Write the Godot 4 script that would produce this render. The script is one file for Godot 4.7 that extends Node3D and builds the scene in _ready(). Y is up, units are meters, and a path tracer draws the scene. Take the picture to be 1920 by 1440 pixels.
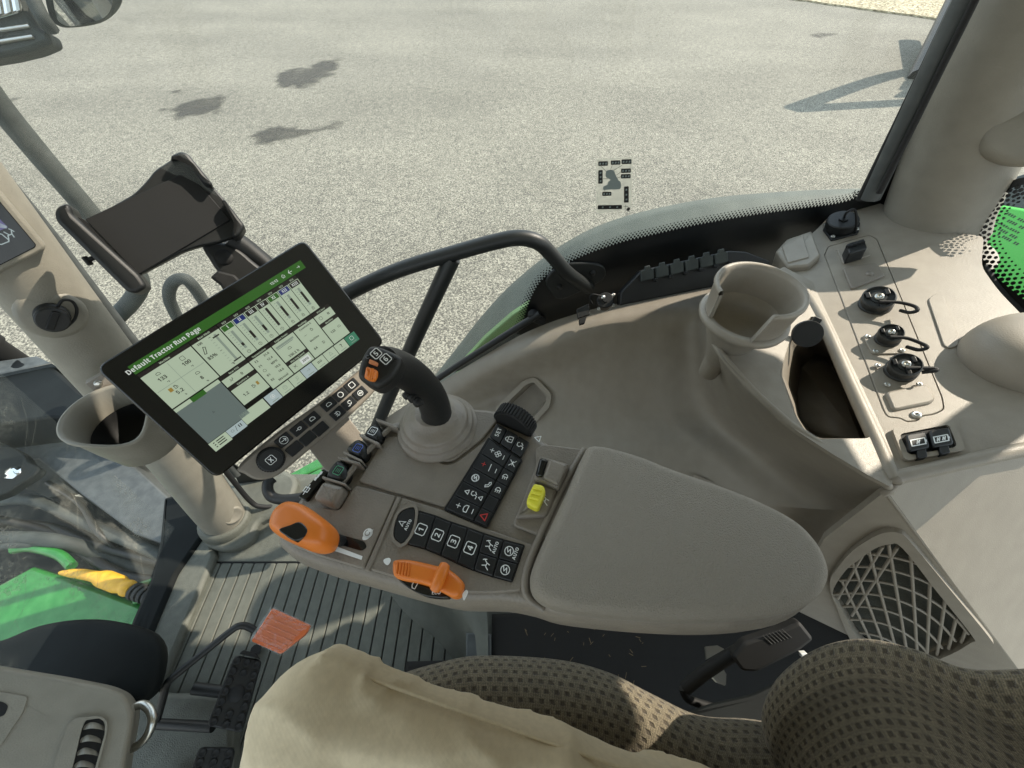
extends Node3D
# A tractor cab seen from the driver's seat: x runs to the rear, y up, z to the driver's left; metres.
# Points were surveyed from the photograph: a sight line from the eye meets the real surface it lies on.

const EYE := Vector3(0, 2.85, 0)
const FOCAL := 721.0
const PITCH := 0.907571
const SUN := Vector3(-1.0, -1.0, 0.5)

var M := {}
var font_bold: Font
var used := {}

# ---------------------------------------------------------------- survey helpers
func ray(u: float, v: float) -> Vector3:
	var a := (u - 960.0) / FOCAL
	var b := (720.0 - v) / FOCAL
	return Vector3(a, b * cos(PITCH) - sin(PITCH), -(cos(PITCH) + b * sin(PITCH)))

func q(u: float, v: float, k: float) -> Vector3:      # k > 0: level y = k ; k < 0: upright plane z = k
	var d := ray(u, v)
	if k > 0.0:
		return EYE + d * ((k - EYE.y) / d.y)
	return EYE + d * (k / d.z)

func qx(u: float, v: float, x: float) -> Vector3:
	var d := ray(u, v)
	return EYE + d * (x / d.x)

func frame(o: Vector3, xdir: Vector3, n: Vector3) -> Transform3D:
	var z := n.normalized()
	var x := (xdir - z * xdir.dot(z)).normalized()
	return Transform3D(Basis(x, z.cross(x), z), o)

func frame3(a: Vector3, b: Vector3, c: Vector3) -> Transform3D:    # x along a->b, c on the +y side
	return frame(a, b - a, (b - a).cross(c - a))

func up(fr: Transform3D, h: float) -> Transform3D:
	return Transform3D(fr.basis, fr.origin + fr.basis.z * h)

func fpt(fr: Transform3D, u: float, v: float, h := 0.0) -> Vector2:
	var d := ray(u, v)
	var n := fr.basis.z
	var o := fr.origin + n * h
	var p := EYE + d * ((o - EYE).dot(n) / d.dot(n))
	var l := p - o
	return Vector2(l.dot(fr.basis.x), l.dot(fr.basis.y))

func fp(fr: Transform3D, a: Array, h := 0.0) -> PackedVector2Array:
	var r := PackedVector2Array()
	for i in a.size() / 2:
		r.append(fpt(fr, a[2 * i], a[2 * i + 1], h))
	return r

func at(fr: Transform3D, p: Vector2, z := 0.0) -> Vector3:
	return fr * Vector3(p.x, p.y, z)

# ---------------------------------------------------------------- outline helpers
func ccw(p: PackedVector2Array) -> PackedVector2Array:
	if Geometry2D.is_polygon_clockwise(p):
		var r := p.duplicate()
		r.reverse()
		return r
	return p

func smooth(p: PackedVector2Array, n := 5) -> PackedVector2Array:
	var r := PackedVector2Array()
	var c := p.size()
	for i in c:
		for k in n:
			r.append(p[i].cubic_interpolate(p[(i + 1) % c], p[(i - 1 + c) % c], p[(i + 2) % c], float(k) / n))
	return r

func rounded(p: PackedVector2Array, rad: float, n := 4) -> PackedVector2Array:
	var r := PackedVector2Array()
	var c := p.size()
	for i in c:
		var a := p[(i - 1 + c) % c]
		var b := p[i]
		var d := p[(i + 1) % c]
		var l := minf(rad, 0.45 * minf(b.distance_to(a), b.distance_to(d)))
		var s := b + (a - b).normalized() * l
		var e := b + (d - b).normalized() * l
		for k in n + 1:
			var t := float(k) / n
			r.append(s.lerp(b, t).lerp(b.lerp(e, t), t))
	return r

func inset(p: PackedVector2Array, d: float) -> PackedVector2Array:   # p counter-clockwise
	var r := PackedVector2Array()
	var c := p.size()
	for i in c:
		var a := p[i] - p[(i - 1 + c) % c]
		var b := p[(i + 1) % c] - p[i]
		var na := Vector2(-a.y, a.x).normalized()
		var nb := Vector2(-b.y, b.x).normalized()
		var m := na + nb
		var l := maxf(m.length_squared(), 0.7)
		r.append(p[i] + m * (2.0 * d / l))
	return r

func rect(w: float, h: float, c := Vector2.ZERO) -> PackedVector2Array:
	return PackedVector2Array([c + Vector2(-w / 2, -h / 2), c + Vector2(w / 2, -h / 2), c + Vector2(w / 2, h / 2), c + Vector2(-w / 2, h / 2)])

func ngon(r: float, n: int, c := Vector2.ZERO, ry := -1.0) -> PackedVector2Array:
	var p := PackedVector2Array()
	for i in n:
		p.append(c + Vector2(cos(TAU * i / n) * r, sin(TAU * i / n) * (ry if ry > 0 else r)))
	return p

func path3(p: Array, n := 6) -> PackedVector3Array:
	var r := PackedVector3Array()
	for i in p.size() - 1:
		var a: Vector3 = p[maxi(i - 1, 0)]
		var d: Vector3 = p[mini(i + 2, p.size() - 1)]
		for k in n:
			r.append((p[i] as Vector3).cubic_interpolate(p[i + 1], a, d, float(k) / n))
	r.append(p[p.size() - 1])
	return r

# ---------------------------------------------------------------- mesh helpers
func mb() -> SurfaceTool:
	var st := SurfaceTool.new()
	st.begin(Mesh.PRIMITIVE_TRIANGLES)
	return st

func tri(st: SurfaceTool, a: Vector3, b: Vector3, c: Vector3) -> void:   # counter-clockwise seen from outside
	st.add_vertex(a)
	st.add_vertex(c)
	st.add_vertex(b)

func quad(st: SurfaceTool, a: Vector3, b: Vector3, c: Vector3, d: Vector3) -> void:
	tri(st, a, b, c)
	tri(st, a, c, d)

func cap(st: SurfaceTool, fr: Transform3D, p: PackedVector2Array, z: float, flip := false) -> void:
	var idx := Geometry2D.triangulate_polygon(p)
	if idx.size() < 3 * (p.size() - 3):
		var m := Vector2.ZERO
		for v in p:
			m += v / p.size()
		for i in p.size():
			var a0 := p[i]
			var b0 := p[(i + 1) % p.size()]
			if ((a0 - m).cross(b0 - m) > 0.0) == flip:
				tri(st, at(fr, m, z), at(fr, b0, z), at(fr, a0, z))
			else:
				tri(st, at(fr, m, z), at(fr, a0, z), at(fr, b0, z))
		return
	for i in idx.size() / 3:
		var a := p[idx[3 * i]]
		var b := p[idx[3 * i + 1]]
		var c := p[idx[3 * i + 2]]
		var pos := (b - a).cross(c - a) > 0.0
		if pos == flip:
			tri(st, at(fr, a, z), at(fr, c, z), at(fr, b, z))
		else:
			tri(st, at(fr, a, z), at(fr, b, z), at(fr, c, z))

func slab(st: SurfaceTool, fr: Transform3D, poly: PackedVector2Array, z0: float, z1: float, bev := 0.0, steps := 2) -> void:
	var p := ccw(poly)
	var rings := []
	rings.append([p, z0])
	if bev > 0.0:
		for k in steps + 1:
			var t := float(k) / steps * PI / 2
			rings.append([inset(p, bev * (1.0 - cos(t))), z1 - bev + bev * sin(t)])
	else:
		rings.append([p, z1])
	for k in rings.size() - 1:
		st.set_smooth_group(-1 if k == 0 else 3)
		var ra: PackedVector2Array = rings[k][0]
		var rb: PackedVector2Array = rings[k + 1][0]
		for i in p.size():
			var j := (i + 1) % p.size()
			quad(st, at(fr, ra[i], rings[k][1]), at(fr, ra[j], rings[k][1]), at(fr, rb[j], rings[k + 1][1]), at(fr, rb[i], rings[k + 1][1]))
	st.set_smooth_group(-1)
	cap(st, fr, rings[rings.size() - 1][0], rings[rings.size() - 1][1])
	cap(st, fr, p, z0, true)

func bowl(st: SurfaceTool, fr: Transform3D, poly: PackedVector2Array, z0: float, z1: float, shrink: float) -> void:   # walls and floor of a recess
	var p := ccw(poly)
	var p2 := inset(p, shrink)
	st.set_smooth_group(-1)
	for i in p.size():
		var j := (i + 1) % p.size()
		quad(st, at(fr, p[j], z0), at(fr, p[i], z0), at(fr, p2[i], z1), at(fr, p2[j], z1))
	cap(st, fr, p2, z1)

func holed(st: SurfaceTool, fr: Transform3D, outer: PackedVector2Array, holes: Array, z0: float, z1: float) -> void:
	var p := ccw(outer)
	st.set_smooth_group(-1)
	for i in p.size():
		var j := (i + 1) % p.size()
		quad(st, at(fr, p[i], z0), at(fr, p[j], z0), at(fr, p[j], z1), at(fr, p[i], z1))
	var merged := p
	for hh in holes:
		var h := ccw(hh)
		for i in h.size():
			var j := (i + 1) % h.size()
			quad(st, at(fr, h[j], z0), at(fr, h[i], z0), at(fr, h[i], z1), at(fr, h[j], z1))
		var best := 1e9
		var bi := 0
		var bj := 0
		for i in merged.size():
			for j in h.size():
				var d := merged[i].distance_squared_to(h[j])
				if d < best:
					best = d
					bi = i
					bj = j
		var nm := PackedVector2Array()
		for i in bi + 1:
			nm.append(merged[i])
		var e := (h[bj] - merged[bi]).orthogonal().normalized() * 2e-5
		nm.append(h[bj] - e)
		for k in range(1, h.size()):
			nm.append(h[(bj - k + h.size()) % h.size()])
		nm.append(h[bj] + e)
		nm.append(merged[bi] + e)
		for i in range(bi + 1, merged.size()):
			nm.append(merged[i])
		merged = nm
	cap(st, fr, merged, z1)

func loft(st: SurfaceTool, rings: Array, closed := true, cap0 := false, cap1 := false, sg := 0) -> void:
	st.set_smooth_group(sg)
	for k in rings.size() - 1:
		var a: PackedVector3Array = rings[k]
		var b: PackedVector3Array = rings[k + 1]
		var n := a.size()
		for i in (n if closed else n - 1):
			var j := (i + 1) % n
			quad(st, a[i], a[j], b[j], b[i])
	st.set_smooth_group(-1)
	for e in 2:
		if (cap0 if e == 0 else cap1):
			var r: PackedVector3Array = rings[0] if e == 0 else rings[rings.size() - 1]
			var c := Vector3.ZERO
			for v in r:
				c += v / r.size()
			for i in r.size():
				var j := (i + 1) % r.size()
				if e == 0:
					tri(st, c, r[j], r[i])
				else:
					tri(st, c, r[i], r[j])
	st.set_smooth_group(0)

func tube(st: SurfaceTool, pts: PackedVector3Array, rad, seg := 12, closed_ends := true) -> void:
	var rings := []
	var nrm := Vector3.UP
	for i in pts.size():
		var t := (pts[mini(i + 1, pts.size() - 1)] - pts[maxi(i - 1, 0)]).normalized()
		if i == 0:
			nrm = t.cross(Vector3(0.3, 0.8, 0.51)).normalized()
		nrm = (nrm - t * nrm.dot(t)).normalized()
		var bi := t.cross(nrm)
		var r: float = rad[i] if rad is PackedFloat32Array or rad is Array else rad
		var ring := PackedVector3Array()
		for k in seg:
			var a := TAU * k / seg
			ring.append(pts[i] + (nrm * cos(a) + bi * sin(a)) * r)
		rings.append(ring)
	loft(st, rings, true, closed_ends, closed_ends)

func lathe(st: SurfaceTool, fr: Transform3D, prof: Array, seg := 24, a0 := 0.0, a1 := TAU) -> void:   # prof [r, z] from bottom to top
	var rings := []
	var full := a1 - a0 > TAU - 0.001
	for p in prof:
		var ring := PackedVector3Array()
		for k in (seg if full else seg + 1):
			var a := a0 + (a1 - a0) * k / seg
			ring.append(fr * Vector3(cos(a) * maxf(p[0], 1e-5), sin(a) * maxf(p[0], 1e-5), p[1]))
		rings.append(ring)
	loft(st, rings, full)

func lathe_hard(st: SurfaceTool, fr: Transform3D, prof: Array, seg := 24) -> void:
	for i in prof.size() - 1:
		var rings := []
		for p in [prof[i], prof[i + 1]]:
			var ring := PackedVector3Array()
			for k in seg:
				ring.append(fr * Vector3(cos(TAU * k / seg) * maxf(p[0], 1e-5), sin(TAU * k / seg) * maxf(p[0], 1e-5), p[1]))
			rings.append(ring)
		loft(st, rings, true, false, false, 10 + i)

func dome(st: SurfaceTool, fr: Transform3D, poly: PackedVector2Array, zc: float, h: float, lower := 0.6, e := 0.55, n := 8) -> void:   # pebble: outline at zc, top at zc+h
	var p := ccw(poly)
	var c := Vector2.ZERO
	for v in p:
		c += v / p.size()
	var rings := []
	for k in range(-n / 2, n + 1):
		var t := float(k) / n * PI / 2
		var s := pow(maxf(cos(t), 0.0), e)
		if k == n:
			s = 0.001
		var ring := PackedVector3Array()
		for v in p:
			ring.append(at(fr, c + (v - c) * s, zc + sin(t) * (h if k >= 0 else h * lower)))
		rings.append(ring)
	loft(st, rings, true, true, false)

func pillow(st: SurfaceTool, fr: Transform3D, poly: PackedVector2Array, z0: float, z1: float, r: float, crown: float) -> void:   # upholstered pad: soft rounded rim, slightly crowned top
	var p := ccw(poly)
	var c := Vector2.ZERO
	for v in p:
		c += v / p.size()
	var rings := []
	var steps := []
	steps.append([0.0, z0])
	for k in 8:
		var t := k / 7.0 * PI / 2
		steps.append([r * (1.0 - cos(t)), z1 - r + r * sin(t)])
	for k in 6:
		var t := (k + 1) / 6.0
		steps.append([-t, z1 + crown * (1.0 - (1.0 - t) * (1.0 - t))])
	for s in steps:
		var ring := PackedVector3Array()
		for v in p:
			var l := (v - c).length()
			var k: float = 1.0 - s[0] / l if s[0] >= 0.0 else (1.0 - r / l) * (1.0 + s[0] * 0.999)
			ring.append(at(fr, c + (v - c) * k, s[1]))
		rings.append(ring)
	loft(st, rings, true, true, false)

func bx(st: SurfaceTool, fr: Transform3D, size: Vector3, bev := 0.0, c := Vector2.ZERO) -> void:   # box standing on the frame
	slab(st, fr, rounded(rect(size.x, size.y, c), bev * 1.5, 2) if bev > 0 else rect(size.x, size.y, c), 0, size.z, bev, 2)

func net(st: SurfaceTool, ctrl: Array, nu: int, nv: int, uvs := Vector2.ZERO, flip := false, hole_fr := Transform3D.IDENTITY, hole := PackedVector2Array()) -> void:   # bicubic sheet through the control rows
	var rows := ctrl.size()
	var cols: int = ctrl[0].size()
	var g := []
	for a in (rows - 1) * nv + 1:
		var ra := mini(a / nv, rows - 2)
		var ta := float(a - ra * nv) / nv
		var line := PackedVector3Array()
		for b in (cols - 1) * nu + 1:
			var cb := mini(b / nu, cols - 2)
			var tb := float(b - cb * nu) / nu
			var pr := []
			for k in [-1, 0, 1, 2]:
				var rr: Array = ctrl[clampi(ra + k, 0, rows - 1)]
				pr.append((rr[cb] as Vector3).cubic_interpolate(rr[cb + 1], rr[maxi(cb - 1, 0)], rr[mini(cb + 2, cols - 1)], tb))
			line.append((pr[1] as Vector3).cubic_interpolate(pr[2], pr[0], pr[3], ta))
		g.append(line)
	st.set_smooth_group(0)
	var su := []
	if uvs != Vector2.ZERO:
		for a in g.size():
			var l := PackedFloat32Array([0.0])
			for b in range(1, g[a].size()):
				l.append(l[b - 1] + g[a][b].distance_to(g[a][b - 1]))
			su.append(l)
	var accv := PackedFloat32Array()
	accv.resize(g[0].size())
	for a in g.size() - 1:
		for b in g[a].size() - 1:
			var v := [g[a][b], g[a][b + 1], g[a + 1][b + 1], g[a + 1][b]]
			if hole.size() > 0:
				var lc: Vector3 = hole_fr.affine_inverse() * ((v[0] + v[1] + v[2] + v[3]) / 4.0)
				if absf(lc.z) < 0.08 and Geometry2D.is_point_in_polygon(Vector2(lc.x, lc.y), hole):
					continue
			var t := []
			if uvs != Vector2.ZERO:
				var mid: int = g[a].size() / 2
				var v0: float = 0.0
				var d0: float = accv[b]
				var d1: float = d0 + g[a][b].distance_to(g[a + 1][b])
				var e0: float = accv[b + 1]
				var e1: float = e0 + g[a][b + 1].distance_to(g[a + 1][b + 1])
				t = [Vector2(su[a][b] - su[a][mid], d0), Vector2(su[a][b + 1] - su[a][mid], e0), Vector2(su[a + 1][b + 1] - su[a + 1][mid], e1), Vector2(su[a + 1][b] - su[a + 1][mid], d1)]
			for i in ([0, 1, 2, 0, 2, 3] if flip else [0, 2, 1, 0, 3, 2]):
				if uvs != Vector2.ZERO:
					st.set_uv(t[i] * uvs)
				st.add_vertex(v[i])
		for b in g[a].size():
			accv[b] += g[a][b].distance_to(g[a + 1][b])

# flat print on a frame, a fraction of a millimetre proud of the surface it is printed on
func ipoly(st: SurfaceTool, fr: Transform3D, p: PackedVector2Array, z := 0.0003) -> void:
	st.set_smooth_group(-1)
	cap(st, fr, p, z)

func irect(st: SurfaceTool, fr: Transform3D, a: Vector2, b: Vector2, z := 0.0003) -> void:
	ipoly(st, fr, PackedVector2Array([a, Vector2(b.x, a.y), b, Vector2(a.x, b.y)]), z)

func iline(st: SurfaceTool, fr: Transform3D, pts: PackedVector2Array, w: float, z := 0.0003, closed := false) -> void:
	var n := pts.size()
	st.set_smooth_group(-1)
	for i in (n if closed else n - 1):
		var a := pts[i]
		var b := pts[(i + 1) % n]
		var d := (b - a).normalized()
		var o := Vector2(-d.y, d.x) * w / 2
		var e := d * w * 0.35
		quad(st, at(fr, a - o - e, z), at(fr, b - o + e, z), at(fr, b + o + e, z), at(fr, a + o - e, z))

func itext(st: SurfaceTool, fr: Transform3D, s: String, p: Vector2, h: float, z := 0.0003, turn := 0.0) -> void:   # centred on p, cap height about h
	var tm := TextMesh.new()
	tm.text = s
	tm.font = font_bold
	tm.font_size = 32
	tm.depth = 0.0
	tm.pixel_size = h / 23.0
	tm.curve_step = 2.0
	var arr := tm.get_mesh_arrays()
	if arr.size() == 0 or arr[Mesh.ARRAY_VERTEX] == null:
		return
	var vs: PackedVector3Array = arr[Mesh.ARRAY_VERTEX]
	var ids = arr[Mesh.ARRAY_INDEX]
	var c := cos(turn)
	var sn := sin(turn)
	st.set_smooth_group(-1)
	var n: int = ids.size() if ids != null and ids.size() > 0 else vs.size()
	for i in n / 3:
		var t := []
		for k in 3:
			var v: Vector3 = vs[ids[3 * i + k]] if ids != null and ids.size() > 0 else vs[3 * i + k]
			t.append(Vector2(p.x + v.x * c - v.y * sn, p.y + v.x * sn + v.y * c))
		if ((t[1] - t[0]) as Vector2).cross(t[2] - t[0]) > 0:
			tri(st, at(fr, t[0], z), at(fr, t[1], z), at(fr, t[2], z))
		else:
			tri(st, at(fr, t[0], z), at(fr, t[2], z), at(fr, t[1], z))

# ---------------------------------------------------------------- scene helpers
func named(called: String) -> String:
	var k: int = used.get(called, 0)
	used[called] = k + 1
	return called if k == 0 else "%s_%03d" % [called, k]

func obj(called: String, st: SurfaceTool, m: Material, parent: Node = null) -> MeshInstance3D:
	st.generate_normals()
	st.set_material(m)
	var o := MeshInstance3D.new()
	o.mesh = st.commit()
	o.cast_shadow = GeometryInstance3D.SHADOW_CASTING_SETTING_ON
	if parent == null:
		o.name = named(called)
		add_child(o, true)
	else:
		o.name = called
		parent.add_child(o, true)
	return o

func tag(o: Node, label: String, category: String, group := "") -> Node:
	o.set_meta("label", label)
	o.set_meta("category", category)
	if group != "":
		o.set_meta("group", group)
	return o

func thing(called: String, label: String, category: String, where: Vector3, group := "") -> Node3D:
	# parts are modelled in world coordinates: their holder keeps the base position and the parts subtract it
	var o := Node3D.new()
	o.name = named(called)
	add_child(o, true)
	tag(o, label, category, group)
	return o

func C(r: int, g: int, b: int) -> Color:
	return Color(r / 255.0, g / 255.0, b / 255.0)

func mat(c: Color, rough := 0.5, metal := 0.0) -> StandardMaterial3D:
	var m := StandardMaterial3D.new()
	m.albedo_color = c
	m.roughness = rough
	m.metallic = metal
	m.cull_mode = BaseMaterial3D.CULL_DISABLED
	return m

func noise_img(size: int, freq: float, sd: int, kind := FastNoiseLite.TYPE_SIMPLEX_SMOOTH, oct := 3) -> Image:
	var n := FastNoiseLite.new()
	n.seed = sd
	n.noise_type = kind
	n.frequency = freq
	n.fractal_octaves = oct
	n.fractal_type = FastNoiseLite.FRACTAL_FBM if oct > 1 else FastNoiseLite.FRACTAL_NONE
	if kind == FastNoiseLite.TYPE_CELLULAR:
		n.cellular_return_type = FastNoiseLite.RETURN_CELL_VALUE
	return n.get_seamless_image(size, size)

func grain(m: StandardMaterial3D, freq: float, strength: float, tile: float, sd: int, size := 512) -> StandardMaterial3D:   # fine moulded grain, triplanar
	var im := noise_img(size, freq, sd)
	im.convert(Image.FORMAT_RGBA8)
	im.bump_map_to_normal_map(strength)
	im.generate_mipmaps()
	m.normal_enabled = true
	m.normal_texture = ImageTexture.create_from_image(im)
	m.uv1_triplanar = true
	m.uv1_world_triplanar = true
	m.uv1_scale = Vector3.ONE / tile
	return m

func mottle(m: StandardMaterial3D, lo: Color, hi: Color, freq: float, tile: float, sd: int, size := 512, oct := 4) -> StandardMaterial3D:   # blotches, dust and wear, triplanar
	var im := noise_img(size, freq, sd, FastNoiseLite.TYPE_SIMPLEX_SMOOTH, oct)
	im.convert(Image.FORMAT_L8)
	var d := im.get_data()
	var o := PackedByteArray()
	o.resize(size * size * 3)
	for i in size * size:
		var t := d[i] / 255.0
		var c := lo.lerp(hi, t)
		o[3 * i] = int(c.r * 255)
		o[3 * i + 1] = int(c.g * 255)
		o[3 * i + 2] = int(c.b * 255)
	var rg := RandomNumberGenerator.new()
	rg.seed = sd * 17 + 5
	for i in size * size / 2200:      # stray dust flecks
		var k := rg.randi() % (size * size)
		for c in 3:
			o[3 * k + c] = mini(255, int(o[3 * k + c] * rg.randf_range(1.1, 1.5)))
	var out := Image.create_from_data(size, size, false, Image.FORMAT_RGB8, o)
	out.generate_mipmaps()
	m.albedo_texture = ImageTexture.create_from_image(out)
	m.albedo_color = Color.WHITE
	m.uv1_triplanar = true
	m.uv1_world_triplanar = true
	m.uv1_scale = Vector3.ONE / tile
	return m

# ---------------------------------------------------------------- materials
func asphalt_tex(size: int, sd: int, dark: Color, light: Color) -> ImageTexture:
	var a := noise_img(size, 0.19, sd, FastNoiseLite.TYPE_CELLULAR, 1)
	var b := noise_img(size, 0.09, sd + 1, FastNoiseLite.TYPE_SIMPLEX_SMOOTH, 3)
	var c := noise_img(size, 0.012, sd + 2, FastNoiseLite.TYPE_SIMPLEX_SMOOTH, 3)
	for im in [a, b, c]:
		im.convert(Image.FORMAT_L8)
	var da := a.get_data()
	var db := b.get_data()
	var dc := c.get_data()
	var o := PackedByteArray()
	o.resize(size * size * 3)
	for i in size * size:
		var t := 0.52 * da[i] / 255.0 + 0.40 * db[i] / 255.0 + 0.12 * (dc[i] / 255.0)
		t = clampf((t - 0.30) / 0.48, 0.0, 1.0)
		var k := dark.lerp(light, t)
		o[3 * i] = int(k.r * 255)
		o[3 * i + 1] = int(k.g * 255)
		o[3 * i + 2] = int(k.b * 255)
	var rg := RandomNumberGenerator.new()
	rg.seed = sd
	for i in size * size / 1500:      # odd dark chips and a few white ones
		var x := rg.randi() % (size - 4)
		var y := rg.randi() % (size - 4)
		var f := rg.randf_range(0.45, 0.8) if i % 3 > 0 else 1.2
		for dy in 2 + rg.randi() % 3:
			for dx in 2 + rg.randi() % 3:
				for c2 in 3:
					var ix := 3 * ((y + dy) * size + x + dx) + c2
					o[ix] = mini(255, int(o[ix] * f))
	var out := Image.create_from_data(size, size, false, Image.FORMAT_RGB8, o)
	out.generate_mipmaps()
	return ImageTexture.create_from_image(out)

func fabric() -> StandardMaterial3D:
	# knitted cover: rows of tan yarn loops round staggered dark openings
	var w := 256
	var h := 256
	var n := noise_img(256, 0.08, 77)
	n.convert(Image.FORMAT_L8)
	var nd := n.get_data()
	var col := PackedByteArray()
	var hgt := PackedByteArray()
	col.resize(w * h * 3)
	hgt.resize(w * h)
	for y in h:
		for x in w:
			var jit := (nd[y * w + x] / 255.0 - 0.5)
			var fy := y / 64.0
			var row := int(fy)
			var fx := x / 64.0 + (0.5 if row % 2 == 1 else 0.0)
			var cx: float = (fx - floor(fx)) - 0.5 + jit * 0.14
			var cy: float = (fy - floor(fy)) - 0.42 + jit * 0.12
			var hole := 1.0 - smoothstep(0.12, 0.26, maxf(absf(cx) * 0.92, absf(cy) * 0.86))
			var strand := 0.5 + 0.5 * cos((fx * 6.0 + jit * 0.5) * TAU)
			var lat := 0.5 + 0.5 * cos((fy * 3.0 + jit) * TAU)
			var cell := fmod(absf(sin(floor(fx) * 12.9898 + row * 78.233) * 43758.5453), 1.0)
			var tone := 0.70 + 0.20 * strand + 0.10 * lat + jit * 0.40 + 0.10 * (cell - 0.5)
			var yarn := Color(0.52, 0.48, 0.40) * tone
			var dk := Color(0.29, 0.26, 0.215) * (0.85 + 0.25 * strand)
			var k := yarn.lerp(dk, hole)
			var i := y * w + x
			col[3 * i] = int(clampf(k.r, 0, 1) * 255)
			col[3 * i + 1] = int(clampf(k.g, 0, 1) * 255)
			col[3 * i + 2] = int(clampf(k.b, 0, 1) * 255)
			hgt[i] = int(clampf((1.0 - hole) * 0.75 + 0.18 * strand * (1.0 - hole) + jit * 0.2, 0, 1) * 255)
	var ci := Image.create_from_data(w, h, false, Image.FORMAT_RGB8, col)
	ci.generate_mipmaps()
	var hi := Image.create_from_data(w, h, false, Image.FORMAT_L8, hgt)
	hi.convert(Image.FORMAT_RGBA8)
	hi.bump_map_to_normal_map(11.0)
	hi.generate_mipmaps()
	var m := mat(Color.WHITE, 0.95)
	m.albedo_texture = ImageTexture.create_from_image(ci)
	m.normal_enabled = true
	m.normal_texture = ImageTexture.create_from_image(hi)
	m.rim_enabled = true
	m.rim = 0.25
	return m

func dust(most: float, sd: int) -> StandardMaterial3D:   # dried dust and wipe marks left on a pane
	var a := noise_img(512, 0.006, sd, FastNoiseLite.TYPE_SIMPLEX_SMOOTH, 5)
	var b := noise_img(512, 0.11, sd + 1, FastNoiseLite.TYPE_SIMPLEX_SMOOTH, 3)
	a.convert(Image.FORMAT_L8)
	b.convert(Image.FORMAT_L8)
	var da := a.get_data()
	var db := b.get_data()
	var o := PackedByteArray()
	o.resize(512 * 512 * 4)
	for i in 512 * 512:
		var t := smoothstep(0.40, 0.85, da[i] / 255.0) * (0.4 + 0.9 * smoothstep(0.35, 0.75, db[i] / 255.0)) + 0.10
		o[4 * i] = 205
		o[4 * i + 1] = 202
		o[4 * i + 2] = 190
		o[4 * i + 3] = int(clampf(t * most, 0.0, 1.0) * 255)
	var rg := RandomNumberGenerator.new()
	rg.seed = sd
	for i in 40:      # fine scratches and runs
		var p := Vector2(rg.randf() * 512, rg.randf() * 512)
		var d := Vector2.from_angle(rg.randf() * 0.9 - 1.2)
		for k in 20 + rg.randi() % 90:
			p += d
			d = d.rotated(rg.randf_range(-0.05, 0.05))
			var ix := 4 * ((int(p.y) & 511) * 512 + (int(p.x) & 511)) + 3
			o[ix] = mini(255, o[ix] + int(most * 190))
	var im := Image.create_from_data(512, 512, false, Image.FORMAT_RGBA8, o)
	im.generate_mipmaps()
	var m := mat(Color.WHITE, 0.9)
	m.albedo_texture = ImageTexture.create_from_image(im)
	m.transparency = BaseMaterial3D.TRANSPARENCY_ALPHA
	return m

func cloth(c: Color) -> StandardMaterial3D:
	var s := 256
	var o := PackedByteArray()
	o.resize(s * s)
	for y in s:
		for x in s:
			o[y * s + x] = int(127 + 60 * sin((x + y) * TAU / 8.0) + 30 * sin((x - y) * TAU / 16.0))
	var im := Image.create_from_data(s, s, false, Image.FORMAT_L8, o)
	im.convert(Image.FORMAT_RGBA8)
	im.bump_map_to_normal_map(0.5)
	im.generate_mipmaps()
	var m := mottle(mat(c, 0.9), c.darkened(0.07), c.lightened(0.04), 0.03, 0.09, 91, 256)
	m.normal_enabled = true
	m.normal_texture = ImageTexture.create_from_image(im)
	m.rim_enabled = true
	m.rim = 0.3
	return m

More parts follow.
